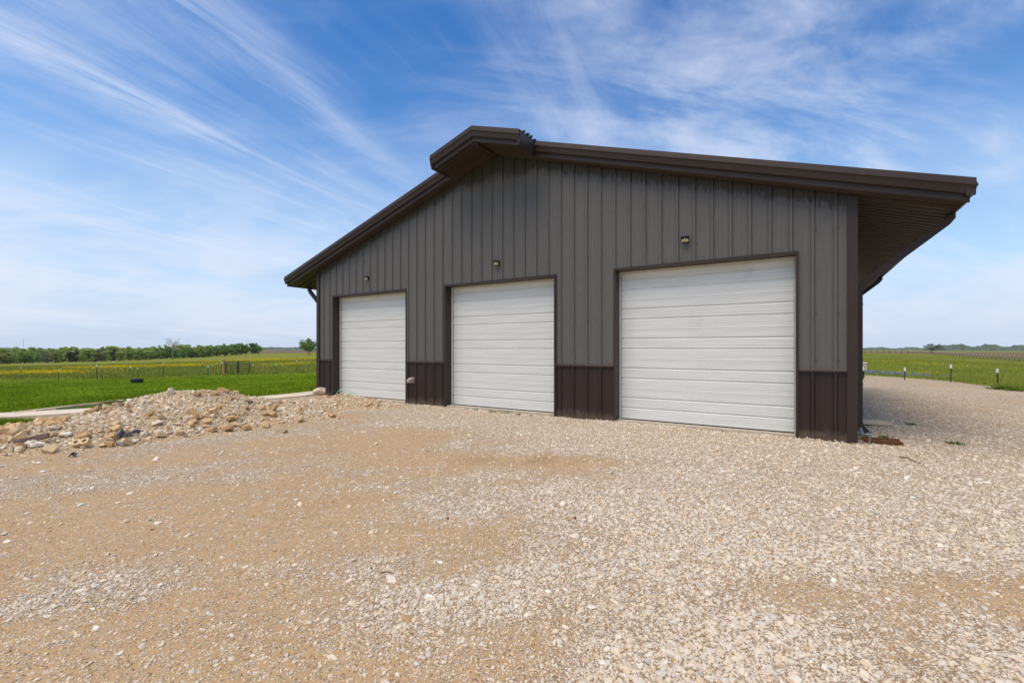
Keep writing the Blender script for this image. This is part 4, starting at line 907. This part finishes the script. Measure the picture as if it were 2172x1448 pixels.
mb = MB(); mb.box((-0.42, -0.16, -0.03), (0.42, 0.16, 0.05)); pv = mb.build('concrete_paver', simple('paver_tan', (0.62, 0.48, 0.32), 0.9, 0.12, 12.0, bump=0.3), bevel=0.012); pv.location = (qa[0] - 0.10, qa[1] + 0.1, qa[2] + 0.05); pv.rotation_euler = (0, R(2), R(-9)); tag(pv, 'flat tan concrete paver lying on gravel beside the downspout', 'paver')
# ------------------------------------------------------------------ loose pieces on and round the rubble
def on_pile(px, py, it=6):
    D = np.geomspace(4, 20, 700); x = (px - CX) / FPX * D; z = CAMZ - (py - HY) / FPX * D; s_ = surf(x, D); i = int(np.argmax(z <= s_)); return float(x[i]), float(D[i]), float(s_[i])
def chunk(px, py, size, label, mat, seed, rz=0.0, name='stone', cat='stone', lift=0.25, rx=0.0):
    me = hull_mesh(name, size, 22, seed, True, mat); o = link(name, me, None); p = on_pile(px, py); o.location = (p[0], p[1], p[2] + size[2] * lift); o.rotation_euler = (rx, 0, rz); return tag(o, label, cat)
M_CHK = simple('broken_concrete', (0.60, 0.50, 0.39), 0.95, 0.2, 14.0, bump=0.6)
M_GREYS = simple('grey_stone', (0.44, 0.41, 0.37), 0.95, 0.2, 14.0, bump=0.6)
M_WHS = simple('white_stone', (0.78, 0.71, 0.58), 0.95, 0.1, 10.0, bump=0.4)
chunk(676, 846, (0.24, 0.17, 0.20), 'broken concrete chunk tilted up against the building corner', M_CHK, 5, 0.5, 'concrete_chunk', 'concrete', 1.1, 0.5)
chunk(597, 917, (0.13, 0.10, 0.06), 'round brown stone alone on the dirt in front of the rubble', simple('brown_stone', (0.36, 0.25, 0.15), 0.95, 0.2, 12.0, bump=0.5), 8, 0.2)
chunk(134, 925, (0.14, 0.10, 0.05), 'largest cream white flat stone on the rubble flank', M_WHS, 12, 0.4, lift=0.5)
chunk(28, 913, (0.20, 0.12, 0.09), 'grey stone lying at the edge of the grass strip', M_GREYS, 14, 0.1)
chunk(79, 946, (0.11, 0.08, 0.05), 'cream white stone low on the rubble near the dark board', M_WHS, 15, 1.0, lift=0.5)
chunk(262, 944, (0.11, 0.08, 0.06), 'pale grey pitted stone on the rubble below the black plastic', M_GREYS, 18, 0.3, lift=0.5)
chunk(527, 855, (0.11, 0.08, 0.07), 'dark brown stone on the low saddle of the rubble', simple('dark_stone', (0.24, 0.18, 0.13), 0.95, 0.2, 12.0, bump=0.5), 21, 0.3)
p = on_pile(62, 940); mb = MB(); mb.loops([[(x, -0.07, z), (x, 0.07, z), (x, 0.07, z + 0.025), (x, -0.07, z + 0.025)] for x, z in ((-0.30, 0.0), (0.0, 0.012), (0.34, 0.0))]); o = mb.build('dark_board', M_RUSTW); o.location = (p[0], p[1], p[2] + 0.03); o.scale = (0.7, 0.55, 1); o.rotation_euler = (R(50), R(-14), R(20)); tag(o, 'dark brown splintered board jutting from the rubble', 'board')
M_TARP = simple('black_sheet', (0.035, 0.042, 0.055), 0.5, 0.3)
def scrap(path, wd, label):
    rings = []
    for px, py, l in path: q = on_pile(px, py); rings.append([(q[0], q[1] - wd * 0.4, q[2] + l), (q[0], q[1] + wd * 0.5, q[2] + l + wd * 0.75), (q[0], q[1] + wd * 0.5 + 0.008, q[2] + l + wd * 0.75 - 0.01), (q[0], q[1] - wd * 0.4 + 0.008, q[2] + l - 0.01)])
    o = MB().loops(rings).build('plastic_scrap', M_TARP); return tag(o, label, 'plastic')
scrap([(271, 926, .03), (282, 925, .05), (292, 923, .05), (299, 924, .03)], 0.055, 'flat strip of black plastic sheet lying on the rubble')
scrap([(248, 930, .03), (252, 929, .06), (256, 932, .07), (259, 934, .04)], 0.10, 'crumpled upright scrap of blue black plastic among the bricks')
scrap([(147, 971, .02), (153, 968, .03), (160, 969, .02)], 0.045, 'small black plastic scrap at the foot of the rubble')
M_STRAP = simple('green_strap', (0.20, 0.55, 0.36), 0.4, 0.1)
def strap(pp_, label):
    pts = []
    for px, py in pp_: 
        t = (px - CX) / FPX; D = 12.75 + (px - 710) * -0.004; pts.append((t * D, D, CAMZ - (py - HY) / FPX * D))
    base_ = on_pile(*pp_[0])
    d = Vector(base_) - Vector(pts[0]); pts = [tuple(Vector(p_) + Vector((0, d.y, 0)) * 0 ) for p_ in pts]
    o = MB().tube(pts, 0.011, 5).build('plastic_strap', M_STRAP); return tag(o, label, 'strap')
strap([(709.5, 847), (711, 841), (714, 834), (718, 829), (724, 824)], 'single curved strand of green plastic strap rising before the brown jamb')
strap([(734, 850), (736, 841), (740, 836), (747, 832), (754, 834), (759, 841), (757, 850)], 'arched loop of green plastic strap before the white door')

# ------------------------------------------------------------------ trees
M_BARK = simple('bark', (0.10, 0.08, 0.06), 0.95, 0.25, 4.0)
M_DEADB = simple('grey_bark', (0.30, 0.26, 0.22), 0.95, 0.2, 4.0)
def leaf_mat(name, c, var=0.35):
    m = Mat(name); n = m.noise(m.coord('Object'), 0.9, 3, 0.6); r_ = m.n('ShaderNodeObjectInfo').outputs['Random']
    f = m.math('ADD', m.math('MULTIPLY', m.ramp(n, 0.3, 0.7), 0.65), m.math('MULTIPLY', r_, 0.35))
    m.set(color=m.mix(f, [x * (1 - var) for x in c], [x * (1 + var) for x in c]), rough=0.8, spec=0.15)
    cc = m.b.inputs['Base Color'].links[0].from_socket; tl = m.n('ShaderNodeBsdfTranslucent', {0: cc}); mx = m.n('ShaderNodeMixShader', {0: 0.38, 1: m.b.outputs[0], 2: tl.outputs[0]}); m.t.links.new(mx.outputs[0], m.out.inputs[0]); return m.m
M_LEAF = {'light': leaf_mat('leaf_light', (0.45, 0.52, 0.14)), 'mid': leaf_mat('leaf_mid', (0.32, 0.42, 0.10)), 'dark': leaf_mat('leaf_dark', (0.075, 0.085, 0.045)),
          'brown': leaf_mat('leaf_brown', (0.20, 0.185, 0.115)), 'deep': leaf_mat('leaf_deep', (0.20, 0.32, 0.075)), 'far': leaf_mat('leaf_far', (0.13, 0.17, 0.08))}
def tree_proto(kind, h, wid, seed, nl=1500, lo=0.12, leaf=0.3, shape='round', trunk_h=0.25):
    r_ = np.random.default_rng(seed); rt = empty('broadleaf_tree', (0, 0, 0))
    mb = MB(); hub = []
    mb.tube([(0, 0, -0.3), (0.05, 0, h*trunk_h), (0.1, 0.05, h*0.55), (0.05, 0.1, h*0.85)], [h*0.028, h*0.02, h*0.012, h*0.004], 7)
    for k in range(9):
        a = r_.uniform(0, 6.28); z0 = h * r_.uniform(trunk_h*0.7, 0.6); e = Vector((math.cos(a)*wid*r_.uniform(.35, .8), math.sin(a)*wid*r_.uniform(.35, .8), h*r_.uniform(.45, .9)))
        mid = Vector((e.x*.45, e.y*.45, z0 + (e.z - z0)*.6)); mb.tube([(0.03, 0, z0), mid, e], [h*0.012, h*0.007, h*0.002], 5); hub.append(e)
    mb.build('trunk', M_BARK, rt, True)
    C = []
    for k in range(26):
        while True:
            p = r_.uniform(-1, 1, 3)
            if np.linalg.norm(p) < 1: break
        z = lo + (1 - lo) * (p[2] * .5 + .5); k_ = math.sqrt(max(0.35 if lo < 0 else 0.05, 1 - (abs(z - (lo + 1) / 2) / ((1 - lo) / 2)) ** 2)) if shape == 'round' else (1.05 - z)
        C.append((p[0] * wid * .78 * k_, p[1] * wid * .78 * k_, z * h * 0.93, r_.uniform(.16, .30) * wid))
    for e in hub: C.append((e.x, e.y, e.z, 0.2 * wid))
    C = np.array(C); ci = r_.integers(0, len(C), nl); d = r_.normal(size=(nl, 3)); d /= np.linalg.norm(d, axis=1)[:, None]
    pos = C[ci, :3] + d * (C[ci, 3] * r_.uniform(.35, 1.1, nl) ** .6)[:, None] * np.array([1, 1, .8]); pos[:, 2] = np.maximum(pos[:, 2], h * max(lo, 0.01) * .6)
    u = r_.normal(size=(nl, 3)); u /= np.linalg.norm(u, axis=1)[:, None]; v = np.cross(u, r_.normal(size=(nl, 3))); v /= np.linalg.norm(v, axis=1)[:, None]
    s = leaf * r_.uniform(.6, 1.3, nl)[:, None]
    verts = np.stack([pos - u*s, pos + v*s*.6, pos + u*s, pos - v*s*.6], 1).reshape(-1, 3)
    me = raw_mesh('crown', verts, np.arange(nl * 4), 4); link('crown', me, M_LEAF[kind], rt); return rt
KINDS = {'light': ('loose pale yellow green tree in the wood line beyond the pasture', 2), 'mid': ('bushy mid green tree in the wood line beyond the pasture', 2), 'deep': ('dense deep green tree in the wood line beyond the pasture', 2),
         'brown': ('thin brownish tree not yet in leaf in the wood line', 1), 'dark': ('dark conical cedar in the wood line beyond the pasture', 1)}
PROTO = {}; sd_ = 300
for kd, (lb, n) in KINDS.items():
    for i in range(n): 
        sd_ += 1; PROTO[(kd, i)] = tree_proto(kd, 1.0 * 8, 3.3 if kd != 'dark' else 2.4, sd_, 1900 if kd != 'brown' else 800, -0.02, 0.33, 'cone' if kd == 'dark' else 'round', 0.15)
used = set()
MARKS = [(366, 'near the bare dead tree'), (156, 'near the dark cedar pair'), (94, 'behind the long brown and white heap'), (210, 'behind the white stone heap'), (246, 'near the narrow cedar and tan heap'), (49, 'below the radio mast'), (470, 'next to the tall end clump'), (292, 'straight behind the black tyre'), (440, 'beyond the wooden gate post')]
def plant(kd, px, D, h, wmul=1.0, label=None, group='trees of the wood line'):
    near = min(MARKS, key=lambda m_: abs(m_[0] - px)); label = label or KINDS[kd][0]
    if abs(near[0] - px) < 20 and 'clump of' not in label and kd != 'dark': label = label.split(' beyond the pasture')[0].replace(' not yet in leaf', '').replace(' of the wood line', '') + ' ' + near[1]
    key = (kd, random.randrange(KINDS[kd][1])); src = PROTO[key]
    if key in used: o = copy_tree(src)
    else: o = src; used.add(key)
    x, y = ray(px, D); o.location = (x, y, H1(x, y) - 0.1); s = h / 8.0; o.scale = (s * wmul, s * wmul, s); o.rotation_euler = (0, 0, random.uniform(0, 6.28)); tag(o, label or KINDS[kd][0], 'tree', group)
    return o
def treeline_D(px): return float(np.interp(px, [-200, 0, 150, 300, 450, 560], [228, 236, 252, 266, 292, 332]))
px = -90.0; i = 0
while px < 486:
    D = treeline_D(px) + random.uniform(-4, 8); kd = random.choices(['mid', 'deep', 'light', 'brown'], [4, 3, 4, 1])[0]
    plant(kd, px, D, random.uniform(5.6, 8.2), random.uniform(1.0, 1.5), KINDS[kd][0].replace('in the', 'in the front row of the')); px += random.uniform(12, 19); i += 1
px = -100.0
while px < 500:                                          # second, slightly taller row behind
    D = treeline_D(px) + random.uniform(14, 34); plant(random.choices(['mid', 'light', 'brown'], [3, 5, 1])[0], px, D, random.uniform(8.0, 9.8), random.uniform(1.0, 1.4)); px += random.uniform(11, 17)
plant('dark', 150, treeline_D(150) - 6, 6.4, 1.35); plant('dark', 241, treeline_D(240) - 3, 7.6, 0.7); plant('dark', 163, treeline_D(163) + 2, 6.6, 1.2)
for q_, h0 in ((478, 7.0), (490, 8.2), (506, 8.4), (521, 8.0), (535, 8.3), (548, 7.8), (514, 8.6), (499, 8.6), (541, 8.4)):
    plant('deep' if q_ != 548 else 'mid', q_, treeline_D(q_) + random.uniform(-4, 10), h0, 1.05, 'dense deep green tree in the tall end clump of the wood line', 'trees in the end clump')
# lone spreading tree
lt = tree_proto('deep', 9.6, 6.6, 555, 4200, 0.24, 0.30, 'round', 0.2); x, y = ray(655, 268); lt.location = (x, y, H1(x, y)); tag(lt, 'lone round green tree standing clear beside the building edge', 'tree')
# bare dead tree
def bare(h, seed):
    r_ = random.Random(seed); rt = empty('bare_tree', (0, 0, 0)); tr = MB(); br = MB()
    tr.tube([(0, 0, -0.3), (0.08, 0, h*.25), (-0.05, 0.05, h*.5), (0.05, 0, h*.72)], [h*.026, h*.02, h*.014, h*.006], 7)
    def grow(p, d, l, r0, lev):
        e = p + d * l; m_ = (p + e) / 2 + Vector((r_.gauss(0, .05), r_.gauss(0, .05), 0.04)) * l; br.tube([p, m_, e], [r0, r0*.75, r0*.45], 4)
        if lev < 3:
            for _ in range(3): 
                nd = (d + Vector((r_.gauss(0, .55), r_.gauss(0, .55), r_.uniform(0, .5)))).normalized(); grow(e if _ else m_, nd, l * r_.uniform(.5, .72), r0 * .55, lev + 1)
    for k in range(12): a = r_.uniform(0, 6.28); grow(Vector((0, 0, h * r_.uniform(.38, .72))), Vector((math.cos(a)*.75, math.sin(a)*.75, r_.uniform(.45, 1.1))).normalized(), h * .2, h * .0085, 0)
    tr.build('trunk', M_DEADB, rt, True); br.build('branches', M_DEADB, rt); return rt
bt = bare(12.0, 4); x, y = ray(366, 238); bt.location = (x, y, H1(x, y)); tag(bt, 'tall bare grey dead tree standing in front of the wood line', 'tree')
# tree on the far right crest and low far woods
ct = tree_proto('far', 4.6, 3.6, 911, 420, 0.30, 0.30, 'round', 0.2); x, y = ray(1976, 205); ct.location = (x, y, H1(x, y)); tag(ct, 'small sparse tree standing behind the far fence crest', 'tree')
def far_woods(name, px0, px1, D, top, n, mat, seed):
    r_ = np.random.default_rng(seed); nn = 120; pxs = np.linspace(px0, px1, nn); X = (pxs - CX) / FPX * D; rings = []
    hs = top * (0.35 + 0.9 * fbm(pxs * 0.03 + seed, pxs * 0 + 1, 4)) + r_.uniform(-.12, .12, nn) * top
    for i in range(nn): zb = H1(X[i], D) - 4; z1 = zb + 4 + max(1.0, hs[i]); rings.append([(X[i], D - 30, zb), (X[i], D - 14, z1 * .75 + zb * .25), (X[i], D, z1), (X[i], D + 40, zb)])
    o = MB().loops(rings, True, True).build(name, mat); o['kind'] = 'stuff'; return o
M_FARWD = simple('far_woodland', (0.075, 0.105, 0.07), 1.0, 0.4, 0.06, 'World', spec=0.0)
far_woods('far_woodland', 560, 690, 2300, 20, 0, M_FARWD, 4)
far_woods('far_woodland', 1990, 2260, 1450, 22, 0, M_FARWD, 9)
far_woods('far_woodland', 1800, 2060, 2100, 15, 0, M_FARWD, 14)
far_woods('far_woodland', -160, 560, 2400, 20, 0, M_FARWD, 19)
# radio mast
x, y = ray(49.5, 900); ms = empty('radio_mast', (x, y, H1(x, y) - 1)); hm_ = 1.49 + (739 - 718) / FPX * 900 - H1(x, y)
for k in range(3): a = 2.09 * k; MB().tube([(0.4*math.cos(a), 0.4*math.sin(a), 0), (0.4*math.cos(a), 0.4*math.sin(a), hm_)], 0.06, 4).build('leg', M_DEADB, ms)
mb = MB()
for k in range(24): z0 = k * hm_ / 24; a = 2.09 * (k % 3); b_ = a + 2.09; mb.tube([(0.4*math.cos(a), 0.4*math.sin(a), z0), (0.4*math.cos(b_), 0.4*math.sin(b_), z0 + hm_/24)], 0.04, 3)
mb.build('lattice', M_DEADB, ms); tag(ms, 'thin distant radio mast rising above the wood line', 'mast')
# heaps at the foot of the wood line
def heap(px, py, n, spread, label, mats, cat='rubble', name='stone_heap', size=0.8):
    q = pick(px, py); rt = empty(name, q); r_ = random.Random(px)
    for k in range(n):
        s_ = size * r_.uniform(.5, 1.1); me = hull_mesh('stone_piece', (s_, s_ * .7, s_ * .45), 10, 900 + int(px) + k, True, mats[k % len(mats)]); o = link('stone_piece', me, None, rt); xx = r_.uniform(-spread, spread); yy_ = r_.uniform(-1, 1)
        o.location = (xx, yy_, H1(q[0] + xx, q[1] + yy_) - q[2] + 0.25 * s_ + (0.3 if k % 3 == 0 else 0)); o.rotation_euler = (r_.gauss(0, .2), r_.gauss(0, .2), r_.uniform(0, 6))
    return tag(rt, label, cat)
M_LOGB = simple('brush_brown', (0.24, 0.17, 0.12), 0.95, 0.3, 3.0)
heap(94, 767.5, 16, 4.5, 'long brown and white heap at the foot of the wood line', [M_LOGB, M_LOGB, M_WHS])
heap(199, 768.5, 7, 1.8, 'low dark brush heap beside white stones before the wood line', [M_RUSTW, M_LOGB])
heap(210, 768, 6, 1.1, 'small heap of white stones before the wood line', [M_WHS, M_CHK])
heap(245, 767.5, 6, 1.1, 'small tan stone heap alone in front of the wood line', [M_CHK, M_LOGB])

# ------------------------------------------------------------------ grass, flowers, weeds
def blades(name, x, y, z, hgt, wid, mat, lean=0.35, seed=1):
    r_ = np.random.default_rng(seed); n = len(x); a = r_.uniform(0, 6.28, n); l = r_.normal(0, lean, (n, 2)) * hgt[:, None]
    p0 = np.stack([x - np.cos(a)*wid/2, y - np.sin(a)*wid/2, z], -1); p1 = np.stack([x + np.cos(a)*wid/2, y + np.sin(a)*wid/2, z], -1); p2 = np.stack([x + l[:, 0], y + l[:, 1], z + hgt], -1)
    me = raw_mesh(name, np.stack([p0, p1, p2], 1).reshape(-1, 3), np.arange(n * 3), 3); o = link(name, me, mat); o['kind'] = 'stuff'; return o
def grass_mat(name, a, b):
    m = Mat(name); pos = m.coord('World'); n = m.noise(pos, 0.3, 6, 0.7); n2 = m.noise(pos, 14.0, 2, 0.5); f = m.math('ADD', m.math('MULTIPLY', m.ramp(n, 0.3, 0.7), 0.55), m.math('MULTIPLY', n2, 0.45))
    m.set(color=m.mix(f, a, b), rough=1.0, spec=0.0); return m.m
M_GR = grass_mat('grass_blade', (0.10, 0.165, 0.009), (0.34, 0.44, 0.032)); M_GR2 = grass_mat('meadow_blade', (0.17, 0.205, 0.03), (0.31, 0.33, 0.065))
def spread(n, px0, px1, d0, d1, power=1.0):
    D = d0 * (d1 / d0) ** (rng.random(n) ** power); P_ = rng.uniform(px0, px1, n); return (P_ - CX) / FPX * D, D
x, y = spread(260000, -140, 760, 9.5, 52); sd = sdist(x, y); cl_ = fbm(x * .9, y * .9, 3)
wl = np.array(WALK); dW = np.min([np.hypot(x - (a[0] + (b[0]-a[0])*t), y - (a[1] + (b[1]-a[1])*t)) for a, b in zip(wl, wl[1:]) for t in (0, .25, .5, .75)], 0)
ok = (sd > 0.02) & (dW > 0.5) & ~in_building(x, y, .1) & (rng.random(len(x)) < 0.35 + 0.9 * cl_); x, y = x[ok], y[ok]; sd = sd[ok]
blades('pasture_grass', x, y, H(x, y, sd) - 0.02, rng.uniform(.04, .12, len(x)) * (0.6 + 0.8 * fbm(x * .4, y * .4, 3)), 0.014 + 0.0007 * np.hypot(x, y), M_GR, seed=3)
x, y = spread(90000, -140, 760, 46, 170); blades('meadow_grass', x, y, H(x, y) - 0.03, rng.uniform(.12, .32, len(x)), 0.05 + 0.0008 * y, M_GR2, seed=4)
x, y = spread(90000, 1800, 2260, 17, 170); sd = sdist(x, y); ok = sd > 0.2; x, y, sd = x[ok], y[ok], sd[ok]; blades('meadow_grass', x, y, H(x, y, sd) - 0.03, rng.uniform(.08, .2, len(x)), 0.02 + 0.0009 * y, M_GR2, seed=5)
x = rng.uniform(-12, -8.85, 16000); y = rng.normal(8.98, .17, 16000) - 0.05 * (x + 10)
ok = (x > -12); x, y = x[ok], y[ok]; blades('grass_strip', x, y, H(x, y) + yz(x, y) - 0.02, rng.uniform(.04, .16, len(x)) * (0.5 + fbm(x*2, y*2)), 0.012 * np.ones(len(x)), M_GR, seed=6)
M_YEL = simple('flower_yellow', (0.78, 0.55, 0.015), 0.8, 0.15, 1.0, 'World', spec=0.0); M_BLU = simple('flower_blue', (0.22, 0.24, 0.34), 0.8, 0.3, 8.0, 'World', spec=0.0)
def flowers(name, pxa, pxb, da, db, n, mat, s, seed, z=0.22):
    r_ = np.random.default_rng(seed); P_ = r_.normal((pxa + pxb) / 2, (pxb - pxa) / 3.4, n); D = r_.normal((da + db) / 2, (db - da) / 3.4, n); x = (P_ - CX) / FPX * D
    ok = (fbm(x * .12 + seed, D * .35, 4) > 0.44) & (sdist(x, D) > 0.3); x, D = x[ok], D[ok]; return blades(name, x, D, H(x, D) + z * .3, np.full(len(x), z) * r_.uniform(.6, 1.2, len(x)), np.full(len(x), s), mat, 0.5, seed)
flowers('yellow_wildflowers', -80, 190, 60, 82, 6000, M_YEL, 0.09, 31); flowers('yellow_wildflowers', 140, 330, 92, 130, 6000, M_YEL, 0.11, 32); flowers('yellow_wildflowers', 330, 450, 96, 122, 3000, M_YEL, 0.10, 33)
flowers('yellow_wildflowers', 420, 720, 134, 178, 6500, M_YEL, 0.13, 34); flowers('yellow_wildflowers', 560, 660, 84, 96, 2200, M_YEL, 0.10, 35); flowers('yellow_wildflowers', 1820, 2100, 60, 85, 200, M_YEL, 0.06, 36); flowers('yellow_wildflowers', 1880, 2100, 36, 44, 90, M_YEL, 0.035, 37)
flowers('bluebonnets', 1815, 1965, 31, 36, 4200, M_BLU, 0.045, 38, 0.26)
M_WEED = grass_mat('weed_leaf', (0.05, 0.10, 0.015), (0.13, 0.19, 0.03))
def weed(px, py, size, n, label, group=None):
    q = pick(px, py); r_ = np.random.default_rng(int(px)); x = r_.normal(0, size * .4, n); y = r_.normal(0, size * .4, n); z = np.zeros(n); nm = blades('weed_tuft', x, y, z - 0.01, r_.uniform(.3, .8, n) * size * .5, np.full(n, size * .09 + .006), M_WEED, 0.9, int(px)); del nm['kind']; nm.location = (q[0], q[1], q[2] + 0.01); return tag(nm, label, 'weed', group)
for i, (px, py, s_) in enumerate([(990, 868, .10), (1012, 870, .13), (1045, 874, .15), (1075, 876, .12), (1100, 879, .09), (1128, 882, .08)]): weed(px, py, s_, 60, 'low green weed tuft along the sill of the middle roll door', 'weeds at the middle door')
for i, (px, py, s_) in enumerate([(1308, 893, .10), (1330, 896, .08), (1415, 902, .08), (1530, 915, .07)]): weed(px, py, s_, 50, 'small green weed tuft along the sill of the roll door beside the downspout', 'weeds at the end door')
weed(2024, 942, .13, 80, 'green weed tuft alone on open gravel beyond the rusty trough'); weed(1877, 928, .11, 60, 'pale green weed tuft just behind the rusty trough')
weed(1934, 901, .12, 60, 'tiny green weed beyond the concrete paver'); weed(2128, 826, .45, 240, 'broad green weed clump at the far gravel edge'); weed(2152, 829, .35, 160, 'small weed clump beside the broad one at the far gravel edge')
weed(273, 860, .3, 160, 'dark green weed at the end of the weathered boards')
# twigs and scraps on the gravel
M_TWIG = simple('twig_brown', (0.13, 0.075, 0.04), 0.9, 0.25, 20.0)
def twig(pp, r0, label):
    pts = [Vector(pick(*p)) + Vector((0, 0, 0.02 + 0.01 * (i % 2))) for i, p in enumerate(pp)]; o = MB().tube(pts, [r0 * (1 - .6 * i / len(pts)) for i in range(len(pts))], 5).build('twig', M_TWIG); return tag(o, label, 'twig')
twig([(1908, 973), (1925, 977), (1938, 982), (1952, 988)], 0.010, 'crooked brown twig lying on the gravel in front of the rusty trough')
twig([(806, 1286), (820, 1279), (835, 1271)], 0.005, 'short straight brown twig lying on the sandy gravel')
chunk(1219, 1206, (0.018, 0.014, 0.012), 'small red fragment lying on pale gravel', simple('red_fragment', (0.42, 0.07, 0.04), 0.7, 0.2), 41, 0.3, 'fragment', 'fragment', 0.9)
chunk(318, 1354, (0.018, 0.011, 0.006), 'small blue plastic fragment lying on the gravel', simple('blue_fragment', (0.03, 0.25, 0.42), 0.5, 0.1), 42, 0.3, 'fragment', 'fragment', 1.2)
chunk(950, 1419, (0.020, 0.012, 0.008), 'dark red brown fragment lying on the gravel', simple('dark_red_fragment', (0.18, 0.05, 0.04), 0.7, 0.1), 43, 1.0, 'fragment', 'fragment', 1.0)

# ------------------------------------------------------------------ air: thin haze that softens the far woods
mb = MB(); mb.box((-3500, -3500, -40), (3500, 3500, 60)); hz_ = bpy.data.materials.new('haze_air'); hz_.use_nodes = True; ht = hz_.node_tree; ht.nodes.clear()
ho, hv = ht.nodes.new('ShaderNodeOutputMaterial'), ht.nodes.new('ShaderNodeVolumePrincipled'); hv.inputs['Color'].default_value = (0.95, 0.97, 1.0, 1); hv.inputs['Density'].default_value = 0.00007; hv.inputs['Anisotropy'].default_value = 0.0
ht.links.new(hv.outputs[0], ho.inputs['Volume']); o = mb.build('haze', hz_); o['kind'] = 'stuff'
